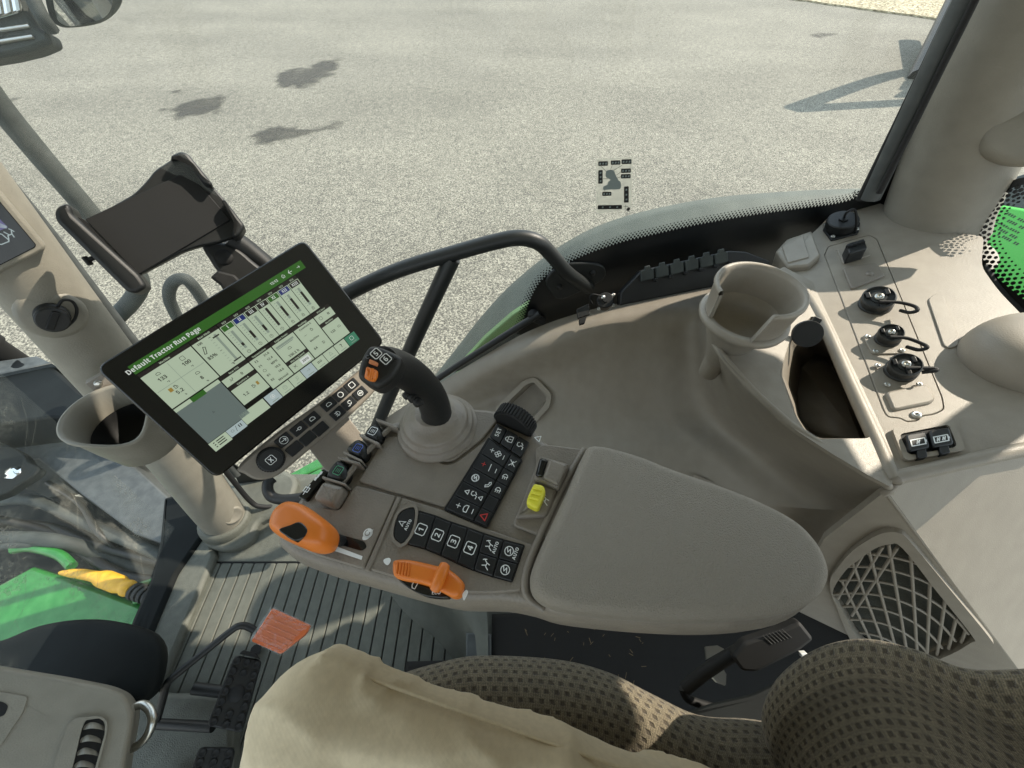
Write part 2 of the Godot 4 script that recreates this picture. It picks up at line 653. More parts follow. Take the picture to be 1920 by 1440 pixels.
func make_materials() -> void:
	font_bold = SystemFont.new()
	font_bold.font_names = PackedStringArray(["Droid Sans", "Noto Sans"])
	font_bold.font_weight = 700
	M.asphalt = mat(Color.WHITE, 0.9)
	M.asphalt.albedo_texture = asphalt_tex(1024, 5, C(80, 78, 71), C(164, 160, 145))
	M.asphalt.vertex_color_use_as_albedo = true
	M.asphalt.uv1_triplanar = true
	M.asphalt.uv1_world_triplanar = true
	M.asphalt.uv1_scale = Vector3.ONE / 2.7
	M.stain = M.asphalt.duplicate()
	M.stain.albedo_color = C(118, 113, 104)
	M.stain.transparency = BaseMaterial3D.TRANSPARENCY_ALPHA
	M.stain.roughness = 0.7
	M.verge = mat(Color.WHITE, 0.95)
	M.verge.albedo_texture = asphalt_tex(512, 31, C(112, 100, 78), C(205, 198, 168))
	M.verge.uv1_triplanar = true
	M.verge.uv1_world_triplanar = true
	M.verge.uv1_scale = Vector3.ONE / 6.5
	M.taupe = grain(mottle(mat(Color.WHITE, 0.46), C(138, 131, 120), C(152, 145, 133), 0.01, 0.5, 3), 0.3, 0.9, 0.12, 11)
	M.taupe.uv1_scale = Vector3.ONE / 0.22
	M.console = grain(mottle(mat(Color.WHITE, 0.42), C(122, 115, 106), C(135, 128, 118), 0.01, 0.5, 4), 0.12, 1.2, 0.12, 12)
	M.console.uv1_scale = Vector3.ONE / 0.2
	M.pad = grain(mat(C(136, 130, 120), 0.6), 0.075, 7.0, 0.075, 13)
	M.beige = grain(mottle(mat(Color.WHITE, 0.5), C(128, 124, 114), C(140, 136, 125), 0.01, 0.5, 6), 0.14, 1.0, 0.2, 14)
	M.floor = grain(mottle(mat(Color.WHITE, 0.6), C(84, 86, 79), C(98, 100, 92), 0.02, 0.6, 7), 0.2, 1.5, 0.3, 15)
	M.black = grain(mat(C(19, 21, 22), 0.5), 0.15, 1.2, 0.1, 16)
	M.rubber = mat(C(15, 16, 17), 0.7)
	M.key = mat(C(20, 23, 26), 0.42)
	M.gloss = mat(C(18, 21, 22), 0.12)
	M.bezel = mat(C(15, 17, 17), 0.16)
	M.tube = grain(mat(C(27, 31, 32), 0.45), 0.1, 0.8, 0.1, 17)
	M.dusty = mottle(mat(Color.WHITE, 0.75), C(40, 45, 44), C(72, 77, 74), 0.02, 0.7, 8)
	M.fender = mottle(mat(Color.WHITE, 0.6), C(64, 70, 62), C(86, 91, 82), 0.015, 0.8, 9)
	M.green = mottle(mat(Color.WHITE, 0.3), C(24, 100, 34), C(58, 128, 62), 0.02, 0.6, 10)
	M.green.clearcoat_enabled = true
	M.green.clearcoat = 0.2
	M.leafgreen = mat(C(84, 196, 78), 0.4)
	M.palegreen = mat(C(104, 138, 84), 0.5)
	M.cap = grain(mat(C(44, 46, 46), 0.5), 0.15, 1.0, 0.1, 24)
	M.yellow = mottle(mat(Color.WHITE, 0.5), C(196, 142, 30), C(232, 182, 52), 0.03, 0.2, 27, 256)
	M.orange = grain(mat(C(222, 122, 40), 0.38), 0.1, 0.8, 0.08, 18)
	M.amber = mat(C(196, 92, 34), 0.2)
	M.amber.clearcoat_enabled = true
	M.lime = mat(C(228, 222, 62), 0.45)
	M.white = mat(C(232, 236, 236), 0.5)
	M.ink_red = mat(C(200, 60, 60), 0.5)
	M.ink_green = mat(C(70, 150, 110), 0.5)
	M.ink_blue = mat(C(70, 100, 190), 0.5)
	M.steel = mat(C(190, 190, 185), 0.28, 1.0)
	M.chrome = mat(C(225, 228, 230), 0.08, 1.0)
	M.mirror = mat(C(235, 238, 238), 0.02, 1.0)
	M.fabric = fabric()
	M.khaki = cloth(C(220, 203, 170))
	M.carpet = grain(mottle(mat(Color.WHITE, 0.95), C(16, 16, 15), C(34, 33, 31), 0.2, 0.2, 19, 256), 0.3, 4.0, 0.1, 20)
	M.foam = mottle(mat(Color.WHITE, 0.95), C(40, 42, 38), C(86, 86, 76), 0.12, 0.12, 21, 256)
	M.dash = mottle(mat(Color.WHITE, 0.7), C(12, 16, 17), C(22, 27, 28), 0.01, 0.5, 22, 256)
	M.dash.metallic_specular = 0.3
	M.plate = mottle(mat(Color.WHITE, 0.55), C(56, 60, 61), C(80, 84, 84), 0.03, 0.6, 23)
	M.frit = mat(C(14, 17, 19), 0.35)
	M.glass = mat(Color(0.94, 0.98, 0.96, 0.05), 0.0)
	M.glass.metallic_specular = 0.2
	M.glass.transparency = BaseMaterial3D.TRANSPARENCY_ALPHA
	M.dust = dust(0.10, 41)
	M.dust_heavy = dust(0.30, 43)
	M.film = mat(Color(0.95, 0.95, 0.90, 0.05), 0.05)
	M.film.transparency = BaseMaterial3D.TRANSPARENCY_ALPHA
	M.sticker = mat(Color(0.93, 0.93, 0.86, 0.42), 0.4)
	M.sticker.transparency = BaseMaterial3D.TRANSPARENCY_ALPHA
	M.sticker_grey = mat(C(120, 132, 130), 0.5)
	for k in [["s_light", C(196, 214, 186)], ["s_mid", C(150, 166, 150)], ["s_grey", C(112, 126, 122)], ["s_green", C(56, 110, 40)], ["s_dark", C(40, 36, 34)], ["s_white", C(235, 242, 235)], ["s_blue", C(34, 50, 120)], ["s_amber", C(170, 140, 60)], ["s_teal", C(70, 140, 110)], ["s_violet", C(105, 100, 150)], ["s_ice", C(186, 204, 204)]]:
		var m := mat(C(6, 7, 7), 0.2)
		m.emission_enabled = true
		m.emission = k[1]
		m.emission_energy_multiplier = 0.42
		M[k[0]] = m

# ---------------------------------------------------------------- the scene
func _ready() -> void:
	var cam := Camera3D.new()
	cam.name = "camera"
	cam.position = EYE
	cam.rotation = Vector3(-PITCH, 0, 0)
	cam.fov = rad_to_deg(2.0 * atan(720.0 / FOCAL))
	cam.near = 0.02
	cam.far = 600.0
	add_child(cam)
	cam.current = true
	var env := Environment.new()
	env.background_mode = Environment.BG_SKY
	var sky := Sky.new()
	var sm := ProceduralSkyMaterial.new()
	sm.sky_top_color = Color(0.68, 0.75, 0.80)
	sm.sky_horizon_color = Color(0.93, 0.94, 0.92)
	sm.ground_bottom_color = Color(0.5, 0.5, 0.46)
	sm.ground_horizon_color = Color(0.72, 0.74, 0.72)
	sm.sky_energy_multiplier = 1.28
	sky.sky_material = sm
	env.sky = sky
	env.tonemap_mode = Environment.TONE_MAPPER_LINEAR
	env.tonemap_exposure = 1.6
	env.sdfgi_enabled = true
	env.ssao_enabled = true
	env.ssil_enabled = true
	var we := WorldEnvironment.new()
	we.name = "world_environment"
	we.environment = env
	add_child(we)
	var sun := DirectionalLight3D.new()
	sun.name = "sun"
	sun.light_color = Color(1.0, 0.955, 0.88)
	sun.light_energy = 1.45
	sun.light_angular_distance = 0.55
	sun.shadow_enabled = true
	add_child(sun)
	sun.look_at_from_position(Vector3.ZERO, SUN, Vector3.UP)

	make_materials()
	build_ground()
	build_cab_shell()
	build_windows()
	build_exterior()
	build_floor()
	build_side_console()
	build_rear_panel()
	build_sockets()
	build_seat()
	build_person()
	build_armrest()
	build_joystick()
	build_monitor()
	build_tablet_holder()
	build_front_pillar()
	build_pedals()
	build_steering()
	settle()

func settle() -> void:      # put each holder node at the base of its thing
	for o in get_children():
		if o is Node3D and o.get_class() == "Node3D" and o.get_child_count() > 0:
			var lo := Vector3(1e9, 1e9, 1e9)
			var hi := -lo
			for c in o.get_children():
				if c is MeshInstance3D:
					var b: AABB = c.transform * c.mesh.get_aabb()
					lo = lo.min(b.position)
					hi = hi.max(b.end)
			if lo.x > 1e8:
				continue
			var p := Vector3((lo.x + hi.x) / 2, lo.y, (lo.z + hi.z) / 2)
			o.position = p
			for c in o.get_children():
				c.position -= p

func build_ground() -> void:
	# tarmac yard: one sheet, chippings in the material, broad tonal patches of wear as vertex colours
	var n := FastNoiseLite.new()
	n.seed = 4
	n.frequency = 0.22
	n.fractal_octaves = 5
	var st := mb()
	var step := 0.5
	var x0 := -30.0
	var z0 := -30.0
	var nx := 120
	var nz := 76
	for a in nz:
		for b in nx:
			var v := []
			for k in [[0, 0], [1, 0], [1, 1], [0, 1]]:
				v.append(Vector3(x0 + (b + k[0]) * step, 0, z0 + (a + k[1]) * step))
			for i in [0, 1, 2, 0, 2, 3]:
				var p: Vector3 = v[i]
				var w := 0.86 + 0.20 * n.get_noise_2d(p.x * 0.5, p.z * 1.1) + 0.12 * n.get_noise_2d(p.x * 2.2, p.z * 2.6)
				w -= 0.07 * smoothstep(0.35, 0.0, absf(absf(p.distance_to(Vector3(6.0, 0.0, -27.0)) - 13.0) - 0.9)) * (0.6 + n.get_noise_2d(p.x, p.z))
				w = clampf(w, 0.6, 1.0)
				st.set_color(Color(w, w, w * 0.985))
				st.set_normal(Vector3.UP)
				st.add_vertex(p)
	var far := [[-300, -300, 300, z0], [-300, z0, x0, z0 + nz * step], [x0 + nx * step, z0, 300, z0 + nz * step], [-300, z0 + nz * step, 300, 300]]
	for f in far:
		var c := [Vector3(f[0], 0, f[1]), Vector3(f[2], 0, f[1]), Vector3(f[2], 0, f[3]), Vector3(f[0], 0, f[3])]
		for i in [0, 1, 2, 0, 2, 3]:
			st.set_color(Color(0.92, 0.92, 0.91))
			st.set_normal(Vector3.UP)
			st.add_vertex(c[i])
	var g := MeshInstance3D.new()
	g.name = "ground"
	st.set_material(M.asphalt)
	g.mesh = st.commit()
	g.set_meta("kind", "structure")
	add_child(g, true)
	var fr := frame(Vector3(0, 0.004, 0), Vector3.RIGHT, Vector3.UP)
	var rng := RandomNumberGenerator.new()
	rng.seed = 8
	for s in [[514, 140, 540, 131, 575, 128, 600, 117, 636, 110, 628, 124, 620, 142, 594, 152, 566, 166, 550, 160, 528, 160],
			[314, 210, 330, 196, 362, 188, 398, 182, 422, 188, 414, 204, 396, 213, 352, 218, 328, 219],
			[470, 257, 492, 242, 520, 235, 548, 241, 590, 241, 620, 234, 648, 227, 640, 234, 592, 247, 560, 256, 520, 268, 488, 270],
			[8, 190, 18, 187, 30, 186, 22, 192, 12, 194], [324, 172, 336, 168, 346, 168, 338, 175, 328, 177],
			[1520, 65, 1540, 63, 1560, 62, 1545, 68, 1525, 69]]:
		var p := smooth(fp(fr, s), 3)
		var lo := p[0]
		var hi := p[0]
		for v in p:
			lo = lo.min(v)
			hi = hi.max(v)
		lo -= Vector2(0.5, 0.5)
		hi += Vector2(0.5, 0.5)
		var nx2 := clampi(int((hi.x - lo.x) / 0.07), 12, 70)
		var ny2 := clampi(int((hi.y - lo.y) / 0.09), 12, 70)
		var al := PackedFloat32Array()
		for b2 in ny2 + 1:
			for a2 in nx2 + 1:
				var c2 := lo + (hi - lo) * Vector2(float(a2) / nx2, float(b2) / ny2)
				var w2 := c2 + Vector2(n.get_noise_2d(c2.x * 9.0, c2.y * 9.0), n.get_noise_2d(c2.x * 9.0 + 50.0, c2.y * 9.0)) * 0.30
				var dd := 1e9
				for i in p.size():
					var cl := Geometry2D.get_closest_point_to_segment(w2, p[i], p[(i + 1) % p.size()])
					dd = minf(dd, cl.distance_to(w2))
				if Geometry2D.is_point_in_polygon(w2, p):
					dd = -dd
				al.append(0.78 * (1.0 - smoothstep(-0.16, 0.12, dd)) * (0.85 + 0.5 * n.get_noise_2d(c2.x * 5.0, c2.y * 5.0)))
		var t := mb()
		for b2 in ny2:
			for a2 in nx2:
				var ids := [b2 * (nx2 + 1) + a2, b2 * (nx2 + 1) + a2 + 1, (b2 + 1) * (nx2 + 1) + a2 + 1, (b2 + 1) * (nx2 + 1) + a2]
				if al[ids[0]] + al[ids[1]] + al[ids[2]] + al[ids[3]] < 0.01:
					continue
				for k in [0, 2, 1, 0, 3, 2]:
					var id: int = ids[k]
					t.set_color(Color(1, 1, 1, clampf(al[id], 0.0, 1.0)))
					t.add_vertex(at(fr, lo + (hi - lo) * Vector2(float(id % (nx2 + 1)) / nx2, float(id / (nx2 + 1)) / ny2)))
		var o := obj("stain", t, M.stain, g)
		o.set_meta("label", "dark damp stain on the pale tarmac")
	# verge of loose gravel beyond the tarmac, with a pale edge
	var a := fpt(fr, 1490, 0)
	var b := fpt(fr, 1760, 38)
	var d := (b - a).normalized()
	a -= d * 60
	b += d * 60
	var nrm := Vector2(-d.y, d.x)
	if nrm.y < 0:
		nrm = -nrm
	var t2 := mb()
	var edge := PackedVector2Array()
	for i in 241:
		edge.append(a.lerp(b, i / 240.0) + nrm * rng.randf_range(-0.12, 0.12))
	edge.append(b + nrm * 90)
	edge.append(a + nrm * 90)
	slab(t2, fr, edge, 0.0, 0.05)
	var v := obj("gravel_verge", t2, M.verge)
	v.set_meta("kind", "structure")
	var t3 := mb()
	var nrg := RandomNumberGenerator.new()
	nrg.seed = 3
	for i in 2600:
		var c := a.lerp(b, 0.42 + 0.36 * nrg.randf()) + nrm * (nrg.randf() * nrg.randf() * 9.0 - 0.1)
		var r := nrg.randf_range(0.015, 0.05)
		var p := PackedVector3Array()
		for k in 5:
			var an := TAU * k / 5 + nrg.randf() * 0.7
			p.append(at(fr, c + Vector2(cos(an), sin(an)) * r, 0.048))
		var top := at(fr, c + Vector2(nrg.randf_range(-0.3, 0.3), nrg.randf_range(-0.3, 0.3)) * r, 0.05 + r * 0.8)
		for k in 5:
			tri(t3, p[k], p[(k + 1) % 5], top)
	var sto := obj("loose_gravel", t3, M.verge)
	sto.set_meta("kind", "stuff")
	tag(sto, "loose pale stones lying along the verge", "gravel")

func build_cab_shell() -> void:
	# roof over the cab, rear frame: out of view, they shade the interior as in the photograph
	var o := thing("cab_roof", "cab roof over the driver, above the view", "roof", Vector3.ZERO)
	var fr := frame(Vector3(0, 3.05, 0), Vector3.RIGHT, Vector3.UP)
	var st := mb()
	slab(st, fr, rounded(PackedVector2Array([Vector2(-1.02, -0.85), Vector2(1.12, -0.85), Vector2(1.12, 0.78), Vector2(-1.02, 0.78)]), 0.12), 0.0, 0.18, 0.05)
	obj("roof_shell", st, M.green, o)
	st = mb()
	slab(st, up(fr, -0.014), rounded(PackedVector2Array([Vector2(-0.98, -0.82), Vector2(1.08, -0.82), Vector2(1.08, 0.74), Vector2(-0.98, 0.74)]), 0.1), 0.0, 0.012)
	obj("headliner", st, mat(C(222, 219, 208), 0.9), o)
	# posts of the rear window and of the driver's door, all outside the frame
	for p in [[Vector3(1.08, 2.2, -0.52), Vector3(1.10, 3.05, -0.50), 0.03, "rear_post"], [Vector3(0.95, 2.0, 0.72), Vector3(0.98, 3.05, 0.78), 0.06, "rear_post"], [Vector3(-0.86, 1.66, 0.5), Vector3(-0.86, 3.05, 0.66), 0.06, "front_post"]]:
		st = mb()
		tube(st, PackedVector3Array([p[0], p[1]]), p[2], 16)
		obj(p[3], st, M.black, o)

func qf(fr: Transform3D, u: float, v: float, h := 0.0) -> Vector3:
	return at(fr, fpt(fr, u, v, h), h)

func pane() -> Transform3D:    # plane of the right-hand side window
	return frame(Vector3(0.23, 2.2, -0.72), Vector3(1, 0, -0.14), Vector3(0.14, 0.12, 1))

func dots(st: SurfaceTool, fr: Transform3D, line: PackedVector2Array, side: float, pitch: float, rows: int, r0: float, z: float) -> void:
	for k in rows:
		var off := side * (0.25 + k) * pitch * 0.62
		var acc := pitch * (0.5 if k % 2 == 1 else 0.0)
		var r := r0 * (1.0 - 0.72 * k / rows)
		for i in line.size() - 1:
			var a := line[i]
			var b := line[i + 1]
			var l := a.distance_to(b)
			var d := (b - a) / l
			var nn := Vector2(-d.y, d.x)
			while acc < l:
				ipoly(st, fr, ngon(r, 6, a + d * acc + nn * off), z)
				acc += pitch
			acc -= l

func open_smooth(p: PackedVector2Array, n := 6) -> PackedVector2Array:
	var r := PackedVector2Array()
	for i in p.size() - 1:
		for k in n:
			r.append(p[i].cubic_interpolate(p[i + 1], p[maxi(i - 1, 0)], p[mini(i + 2, p.size() - 1)], float(k) / n))
	r.append(p[p.size() - 1])
	return r

func dusty_pane(st: SurfaceTool, c: Array, tile: float) -> void:
	var w: float = c[0].distance_to(c[1]) / tile
	var h: float = c[0].distance_to(c[3]) / tile
	var uv := [Vector2(0, h), Vector2(w, h), Vector2(w, 0), Vector2(0, 0)]
	st.set_smooth_group(-1)
	for i in [0, 2, 1, 0, 3, 2]:
		st.set_uv(uv[i])
		st.add_vertex(c[i])

func build_windows() -> void:
	var g := pane()
	var o := thing("side_window", "large clear side window with black dotted border above the taupe console", "window", Vector3.ZERO)
	var st := mb()
	ipoly(st, g, PackedVector2Array([Vector2(-1.02, -0.75), Vector2(0.62, -0.05), Vector2(0.66, 0.82), Vector2(-1.02, 0.82)]), 0.0)
	obj("glass", st, M.glass, o)
	st = mb()
	dusty_pane(st, [at(g, Vector2(-1.0, -0.7), -0.001), at(g, Vector2(0.6, -0.04), -0.001), at(g, Vector2(0.65, 0.8), -0.001), at(g, Vector2(-1.0, 0.8), -0.001)], 0.7)
	obj("dust_film", st, M.dust, o)
	var edge := open_smooth(fp(g, [972, 625, 984, 592, 995, 560, 1015, 526, 1050, 500, 1100, 477, 1160, 456, 1220, 441, 1300, 423, 1400, 405, 1500, 391, 1580, 379, 1613, 360, 1650, 285, 1700, 190, 1760, 80, 1806, -10]), 5)
	var band := edge.duplicate()
	for p in fp(g, [1840, -10, 1720, 270, 1660, 480, 1500, 540, 1250, 600, 1100, 625, 1000, 645]):
		band.append(p)
	st = mb()
	ipoly(st, g, band, 0.0006)
	obj("black_border", st, M.frit, o)
	st = mb()
	var sub := PackedVector2Array()
	for i in mini(edge.size(), 61):
		sub.append(edge[i])
	dots(st, g, sub, 1.0, 0.0076, 4, 0.0031, 0.0006)
	obj("dot_print", st, M.frit, o)
	# rubber seal down the front pillar and round the lower front corner
	st = mb()
	tube(st, path3([qx(-30, 318, -0.765), qx(60, 425, -0.765), qx(150, 540, -0.775), qx(240, 655, -0.785), qx(350, 790, -0.79), qx(440, 905, -0.79), qx(470, 940, -0.78), qx(490, 950, -0.76), qx(530, 947, -0.72), qx(600, 930, -0.66)]), 0.007, 10)
	obj("rubber_seal", st, M.rubber, o)
	st = mb()
	tube(st, path3([qx(-30, 296, -0.84), qx(75, 420, -0.84), qx(165, 535, -0.85), qx(255, 650, -0.86), qx(360, 785, -0.86), qx(445, 890, -0.85)]), 0.012, 10)
	obj("window_frame", st, M.plate, o)
	# lower front corner of the window: dark print
	st = mb()
	ipoly(st, g, fp(g, [425, 860, 470, 890, 512, 898, 520, 930, 560, 935, 560, 950, 490, 955, 462, 935]), 0.0006)
	obj("black_border", st, M.frit, o)

	# diagram sticker on the glass
	var s := thing("control_sticker", "clear sticker with a grey joystick diagram on the side window glass", "sticker", Vector3.ZERO)
	var sf := up(g, 0.0012)
	st = mb()
	ipoly(st, sf, rounded(fp(sf, [1118, 298, 1186, 295, 1184, 391, 1118, 402]), 0.004))
	obj("film", st, M.sticker, s)
	st = mb()
	var w := mb()
	var k := 11.075
	for r in [[240, 250, 440, 345], [500, 232, 700, 322], [722, 210, 930, 308], [240, 432, 332, 716], [712, 400, 918, 490], [710, 515, 912, 606], [322, 884, 512, 968], [774, 772, 872, 1108], [230, 1160, 732, 1245]]:
		var a := fp(sf, [1100 + r[0] / k, 280 + r[1] / k, 1100 + r[2] / k, 280 + r[1] / k - 0.6, 1100 + r[2] / k, 280 + r[3] / k - 0.6, 1100 + r[0] / k, 280 + r[3] / k])
		ipoly(st, sf, rounded(a, 0.0015, 2), 0.0004)
		var wide: bool = (r[2] - r[0]) > (r[3] - r[1])
		for j in 3:
			var t := 0.2 + 0.3 * j
			var c := a[0].lerp(a[2], 0.5)
			var e := (a[0].lerp(a[1], t) + a[3].lerp(a[2], t)) / 2 if wide else (a[0].lerp(a[3], t) + a[1].lerp(a[2], t)) / 2
			irect(w, sf, e - Vector2(0.0016, 0.0016), e + Vector2(0.0016, 0.0016), 0.0007)
	for l in [[1127, 312, 1136, 321], [1148, 310, 1145, 317], [1166, 310, 1151, 319], [1164, 322, 1156, 328], [1164, 331, 1157, 334], [1131, 335, 1139, 335], [1134, 359, 1134, 354], [1173, 384, 1173, 391], [1169, 387, 1177, 387]]:
		iline(st, sf, fp(sf, l), 0.0007, 0.0004)
	ipoly(st, sf, ngon(0.0035, 14, fpt(sf, 1178, 392)), 0.0004)
	obj("label_block", st, M.s_dark if false else M.frit, s)
	obj("label_mark", w, M.sticker_grey, s)
	st = mb()
	ipoly(st, sf, smooth(fp(sf, [1136, 322, 1140, 319, 1150, 319, 1154, 328, 1158, 337, 1163, 341, 1164, 352, 1158, 355, 1140, 355, 1132, 356, 1131, 350, 1139, 346, 1140, 341, 1145, 337, 1136, 332]), 3), 0.0004)
	obj("joystick_drawing", st, M.sticker_grey, s)

	# windscreen corner pane in front of the pillar
	st = mb()
	quad(st, Vector3(-1.03, 1.66, 0.6), Vector3(-1.0, 1.66, -0.36), Vector3(-0.94, 3.05, -0.6), Vector3(-0.94, 3.05, 0.6))
	var ws := thing("windscreen", "dusty scratched windscreen in front of the driver beside the beige front pillar", "windscreen", Vector3.ZERO)
	obj("pane", st, M.glass, ws)
	st = mb()
	dusty_pane(st, [Vector3(-1.032, 1.66, 0.6), Vector3(-1.002, 1.66, -0.36), Vector3(-0.942, 3.05, -0.6), Vector3(-0.942, 3.05, 0.6)], 0.6)
	obj("dust_film", st, M.dust_heavy, ws)
	# dotted edge on the windscreen along the pillar
	var o2 := thing("rear_quarter_window", "small dotted-edge rear window showing bright green bodywork behind the pillar", "window", Vector3.ZERO)
	var rf := frame(Vector3(0.98, 2.45, -0.42), Vector3(0.35, 0, 1), Vector3(-1, 0.15, 0.35))
	st = mb()
	ipoly(st, rf, fp(rf, [1975, 330, 1880, 358, 1850, 385, 1834, 420, 1829, 462, 1842, 492, 1870, 528, 1930, 578, 2000, 600, 2100, 400]), 0.0)
	obj("glass", st, M.glass, o2)
	var e2 := open_smooth(fp(rf, [1960, 345, 1915, 347, 1882, 362, 1853, 388, 1837, 422, 1833, 460, 1845, 488, 1872, 522, 1935, 572, 1980, 600]), 5)
	st = mb()
	var strip := e2.duplicate()
	var back := open_smooth(fp(rf, [1960, 332, 1912, 334, 1874, 352, 1845, 380, 1828, 418, 1824, 464, 1838, 497, 1866, 534, 1928, 588, 1972, 618]), 5)
	back.reverse()
	for p in back:
		strip.append(p)
	ipoly(st, rf, strip, 0.0006)
	dots(st, rf, e2, 1.0, 0.0105, 5, 0.0042, 0.0006)
	obj("dot_print", st, M.frit, o2)
	st = mb()
	tube(st, path3([qf(rf, 1840, 500), qf(rf, 1870, 545), qf(rf, 1925, 600), qf(rf, 1980, 640)]), 0.009, 10)
	obj("rubber_seal", st, M.rubber, o2)

func build_exterior() -> void:
	# rear wheel fender under the side window
	var o := thing("rear_fender", "dusty grey-green rear fender arching outside the side window", "fender", Vector3.ZERO)
	var a := []
	var b := []
	var c := []
	var d := []
	for p in [[700, 860], [790, 735], [855, 650], [900, 592], [960, 527], [1050, 456], [1150, 407], [1300, 371], [1450, 355], [1640, 347], [1800, 350], [1930, 370]]:
		var e := q(p[0], p[1], -1.3)
		a.append(e + Vector3(0, -0.09, 0.0))
		b.append(e + Vector3(0, -0.004, 0.012))
		c.append(e + Vector3(0.01, -0.012, 0.2))
		d.append(e + Vector3(0.02, -0.02, 0.46))
	var st := mb()
	net(st, [a, b, c, d], 5, 3)
	obj("fender_shell", st, M.fender, o)
	st = mb()
	var f := frame(Vector3(0, 2, -0.85), Vector3.RIGHT, Vector3(0, 0, 1))
	slab(st, f, fp(f, [1010, 560, 1012, 600, 950, 650, 880, 705, 850, 715, 868, 680, 910, 635, 960, 592]), -0.02, 0.0, 0.004)
	obj("painted_lip", st, M.palegreen, o)

	# green bodywork with decals seen through the rear quarter window
	o = thing("green_fender_panel", "bright green fender panel with small black decal text behind the rear window", "fender", Vector3.ZERO)
	var gf := frame(Vector3(1.35, 2.35, -0.75), Vector3(0.25, 0, 1), Vector3(-1, 0.55, 0.2))
	st = mb()
	slab(st, gf, rounded(fp(gf, [1790, 385, 1850, 378, 1935, 392, 2000, 420, 2100, 560, 2000, 640, 1880, 590, 1800, 480]), 0.02), -0.03, 0.0, 0.008)
	obj("panel", st, M.leafgreen, o)
	st = mb()
	for r in [[1905, 408, 0.011], [1903, 420, 0.012], [1899, 431, 0.009], [1885, 425, 0.006], [1890, 438, 0.012], [1893, 450, 0.012]]:
		var p := fpt(gf, r[0], r[1])
		for i in 9:
			if (i * 7 + int(r[0])) % 5 != 0:
				irect(st, gf, p + Vector2(-0.03 + i * 0.006, -r[2] / 4), p + Vector2(-0.03 + i * 0.006 + 0.0035, r[2] / 4), 0.0006)
	obj("decal_text", st, M.frit, o)
	st = mb()
	slab(st, gf, rounded(fp(gf, [1850, 330, 1945, 300, 2010, 330, 1960, 385, 1900, 392, 1855, 392]), 0.01), -0.09, -0.05, 0.004)
	obj("grey_cover", st, M.plate, o)

	# light grey bodywork lip between the console and the rear pane
	# mirror, lamp and arms outside the front corner
	o = thing("side_mirror", "black wide side mirror reflecting the pale yard, outside the front corner", "mirror", Vector3.ZERO)
	var mf := frame(q(160, 10, -1.38), Vector3(1, 0, -0.45), Vector3(0.42, -0.30, 0.86))
	st = mb()
	slab(st, mf, smooth(fp(mf, [78, -60, 92, 30, 108, 50, 135, 55, 190, 46, 222, 22, 233, -10, 236, -60, 200, -90, 110, -90]), 4), -0.05, 0.0, 0.008)
	obj("housing", st, M.dusty, o)
	st = mb()
	slab(st, mf, smooth(fp(mf, [95, -60, 104, 25, 118, 45, 140, 48, 182, 38, 205, 22, 212, -10, 214, -60, 190, -78, 115, -78]), 4), 0.0, 0.002)
	obj("mirror_glass", st, M.mirror, o)
	o = thing("work_light", "black work light with chrome reflector beside the side mirror", "lamp", Vector3.ZERO)
	var lf := frame(q(40, 40, -1.30), Vector3(1, 0, -0.2), Vector3(0.45, 0.35, 0.8))
	st = mb()
	slab(st, lf, rounded(fp(lf, [-50, 115, 10, 106, 62, 94, 97, 79, 88, 58, 72, 52, 50, 20, 40, -40, -60, -50]), 0.012), -0.07, 0.0, 0.01)
	obj("housing", st, M.dusty, o)
	st = mb()
	slab(st, lf, rounded(fp(lf, [-45, -45, 32, -35, 46, 24, 0, 38, -45, 44]), 0.01), 0.0, 0.012, 0.004)
	obj("lens", st, M.chrome, o)
	for i in 4:
		st = mb()
		slab(st, lf, fp(lf, [-30 + i * 17, -40, -22 + i * 17, -40, -10 + i * 17, 30 - i * 3, -18 + i * 17, 32 - i * 3], 0.012), 0.012, 0.018, 0.001)
		obj("reflector_rib", st, M.steel, o)
	st = mb()
	for l in [[-20, 60, 55, 48], [-20, 82, 62, 68]]:
		tube(st, PackedVector3Array([qf(lf, l[0], l[1], 0.002), qf(lf, l[2], l[3], 0.002)]), 0.005, 8)
	obj("housing_rib", st, M.steel, o)
	st = mb()
	tube(st, path3([qf(lf, 58, -10, 0.02), qf(lf, 78, 30, 0.02), qf(lf, 97, 56, 0.0)]), 0.016, 10)
	obj("bracket", st, M.dusty, o)

	st = mb()
	tube(st, path3([q(-60, 118, -1.02), q(0, 200, -1.02), q(80, 297, -1.01), q(170, 402, -1.0), q(240, 490, -0.98), q(262, 528, -0.96), q(250, 560, -0.94), q(215, 598, -0.92), q(150, 665, -0.90)], 6), 0.024, 14)
	tag(obj("mirror_arm", st, M.dusty), "weathered dark tubular mirror arm running down behind the tablet holder", "tube")
	st = mb()
	tube(st, path3([q(360, 640, -0.94), q(330, 590, -0.94), q(317, 556, -0.94), q(324, 530, -0.94), q(345, 523, -0.94), q(365, 540, -0.94), q(390, 580, -0.94), q(420, 640, -0.94)], 6), 0.0165, 12)
	tag(obj("hand_loop", st, M.dusty), "weathered grey tubular hand loop outside, above the top edge of the monitor", "handle")

	# what lies beside the engine, seen through the front glass
	var lv := func(y: float) -> Transform3D: return frame(Vector3(-1.4, y, -0.5), Vector3.RIGHT, Vector3.UP)
	var t: Transform3D = lv.call(1.50)
	st = mb()
	slab(st, t, fp(t, [-40, 792, 96, 776, 170, 800, 340, 955, 335, 1030, 250, 1000, 150, 925, 70, 860, -40, 880]), -0.3, 0.0, 0.006)
	tag(obj("platform_plate", st, M.plate), "dusty grey platform plate outside the front corner, half in sunlight", "plate")
	t = lv.call(1.515)
	st = mb()
	slab(st, t, rounded(fp(t, [-40, 800, 30, 784, 44, 786, 0, 832, -40, 850]), 0.01), -0.02, 0.006, 0.003)
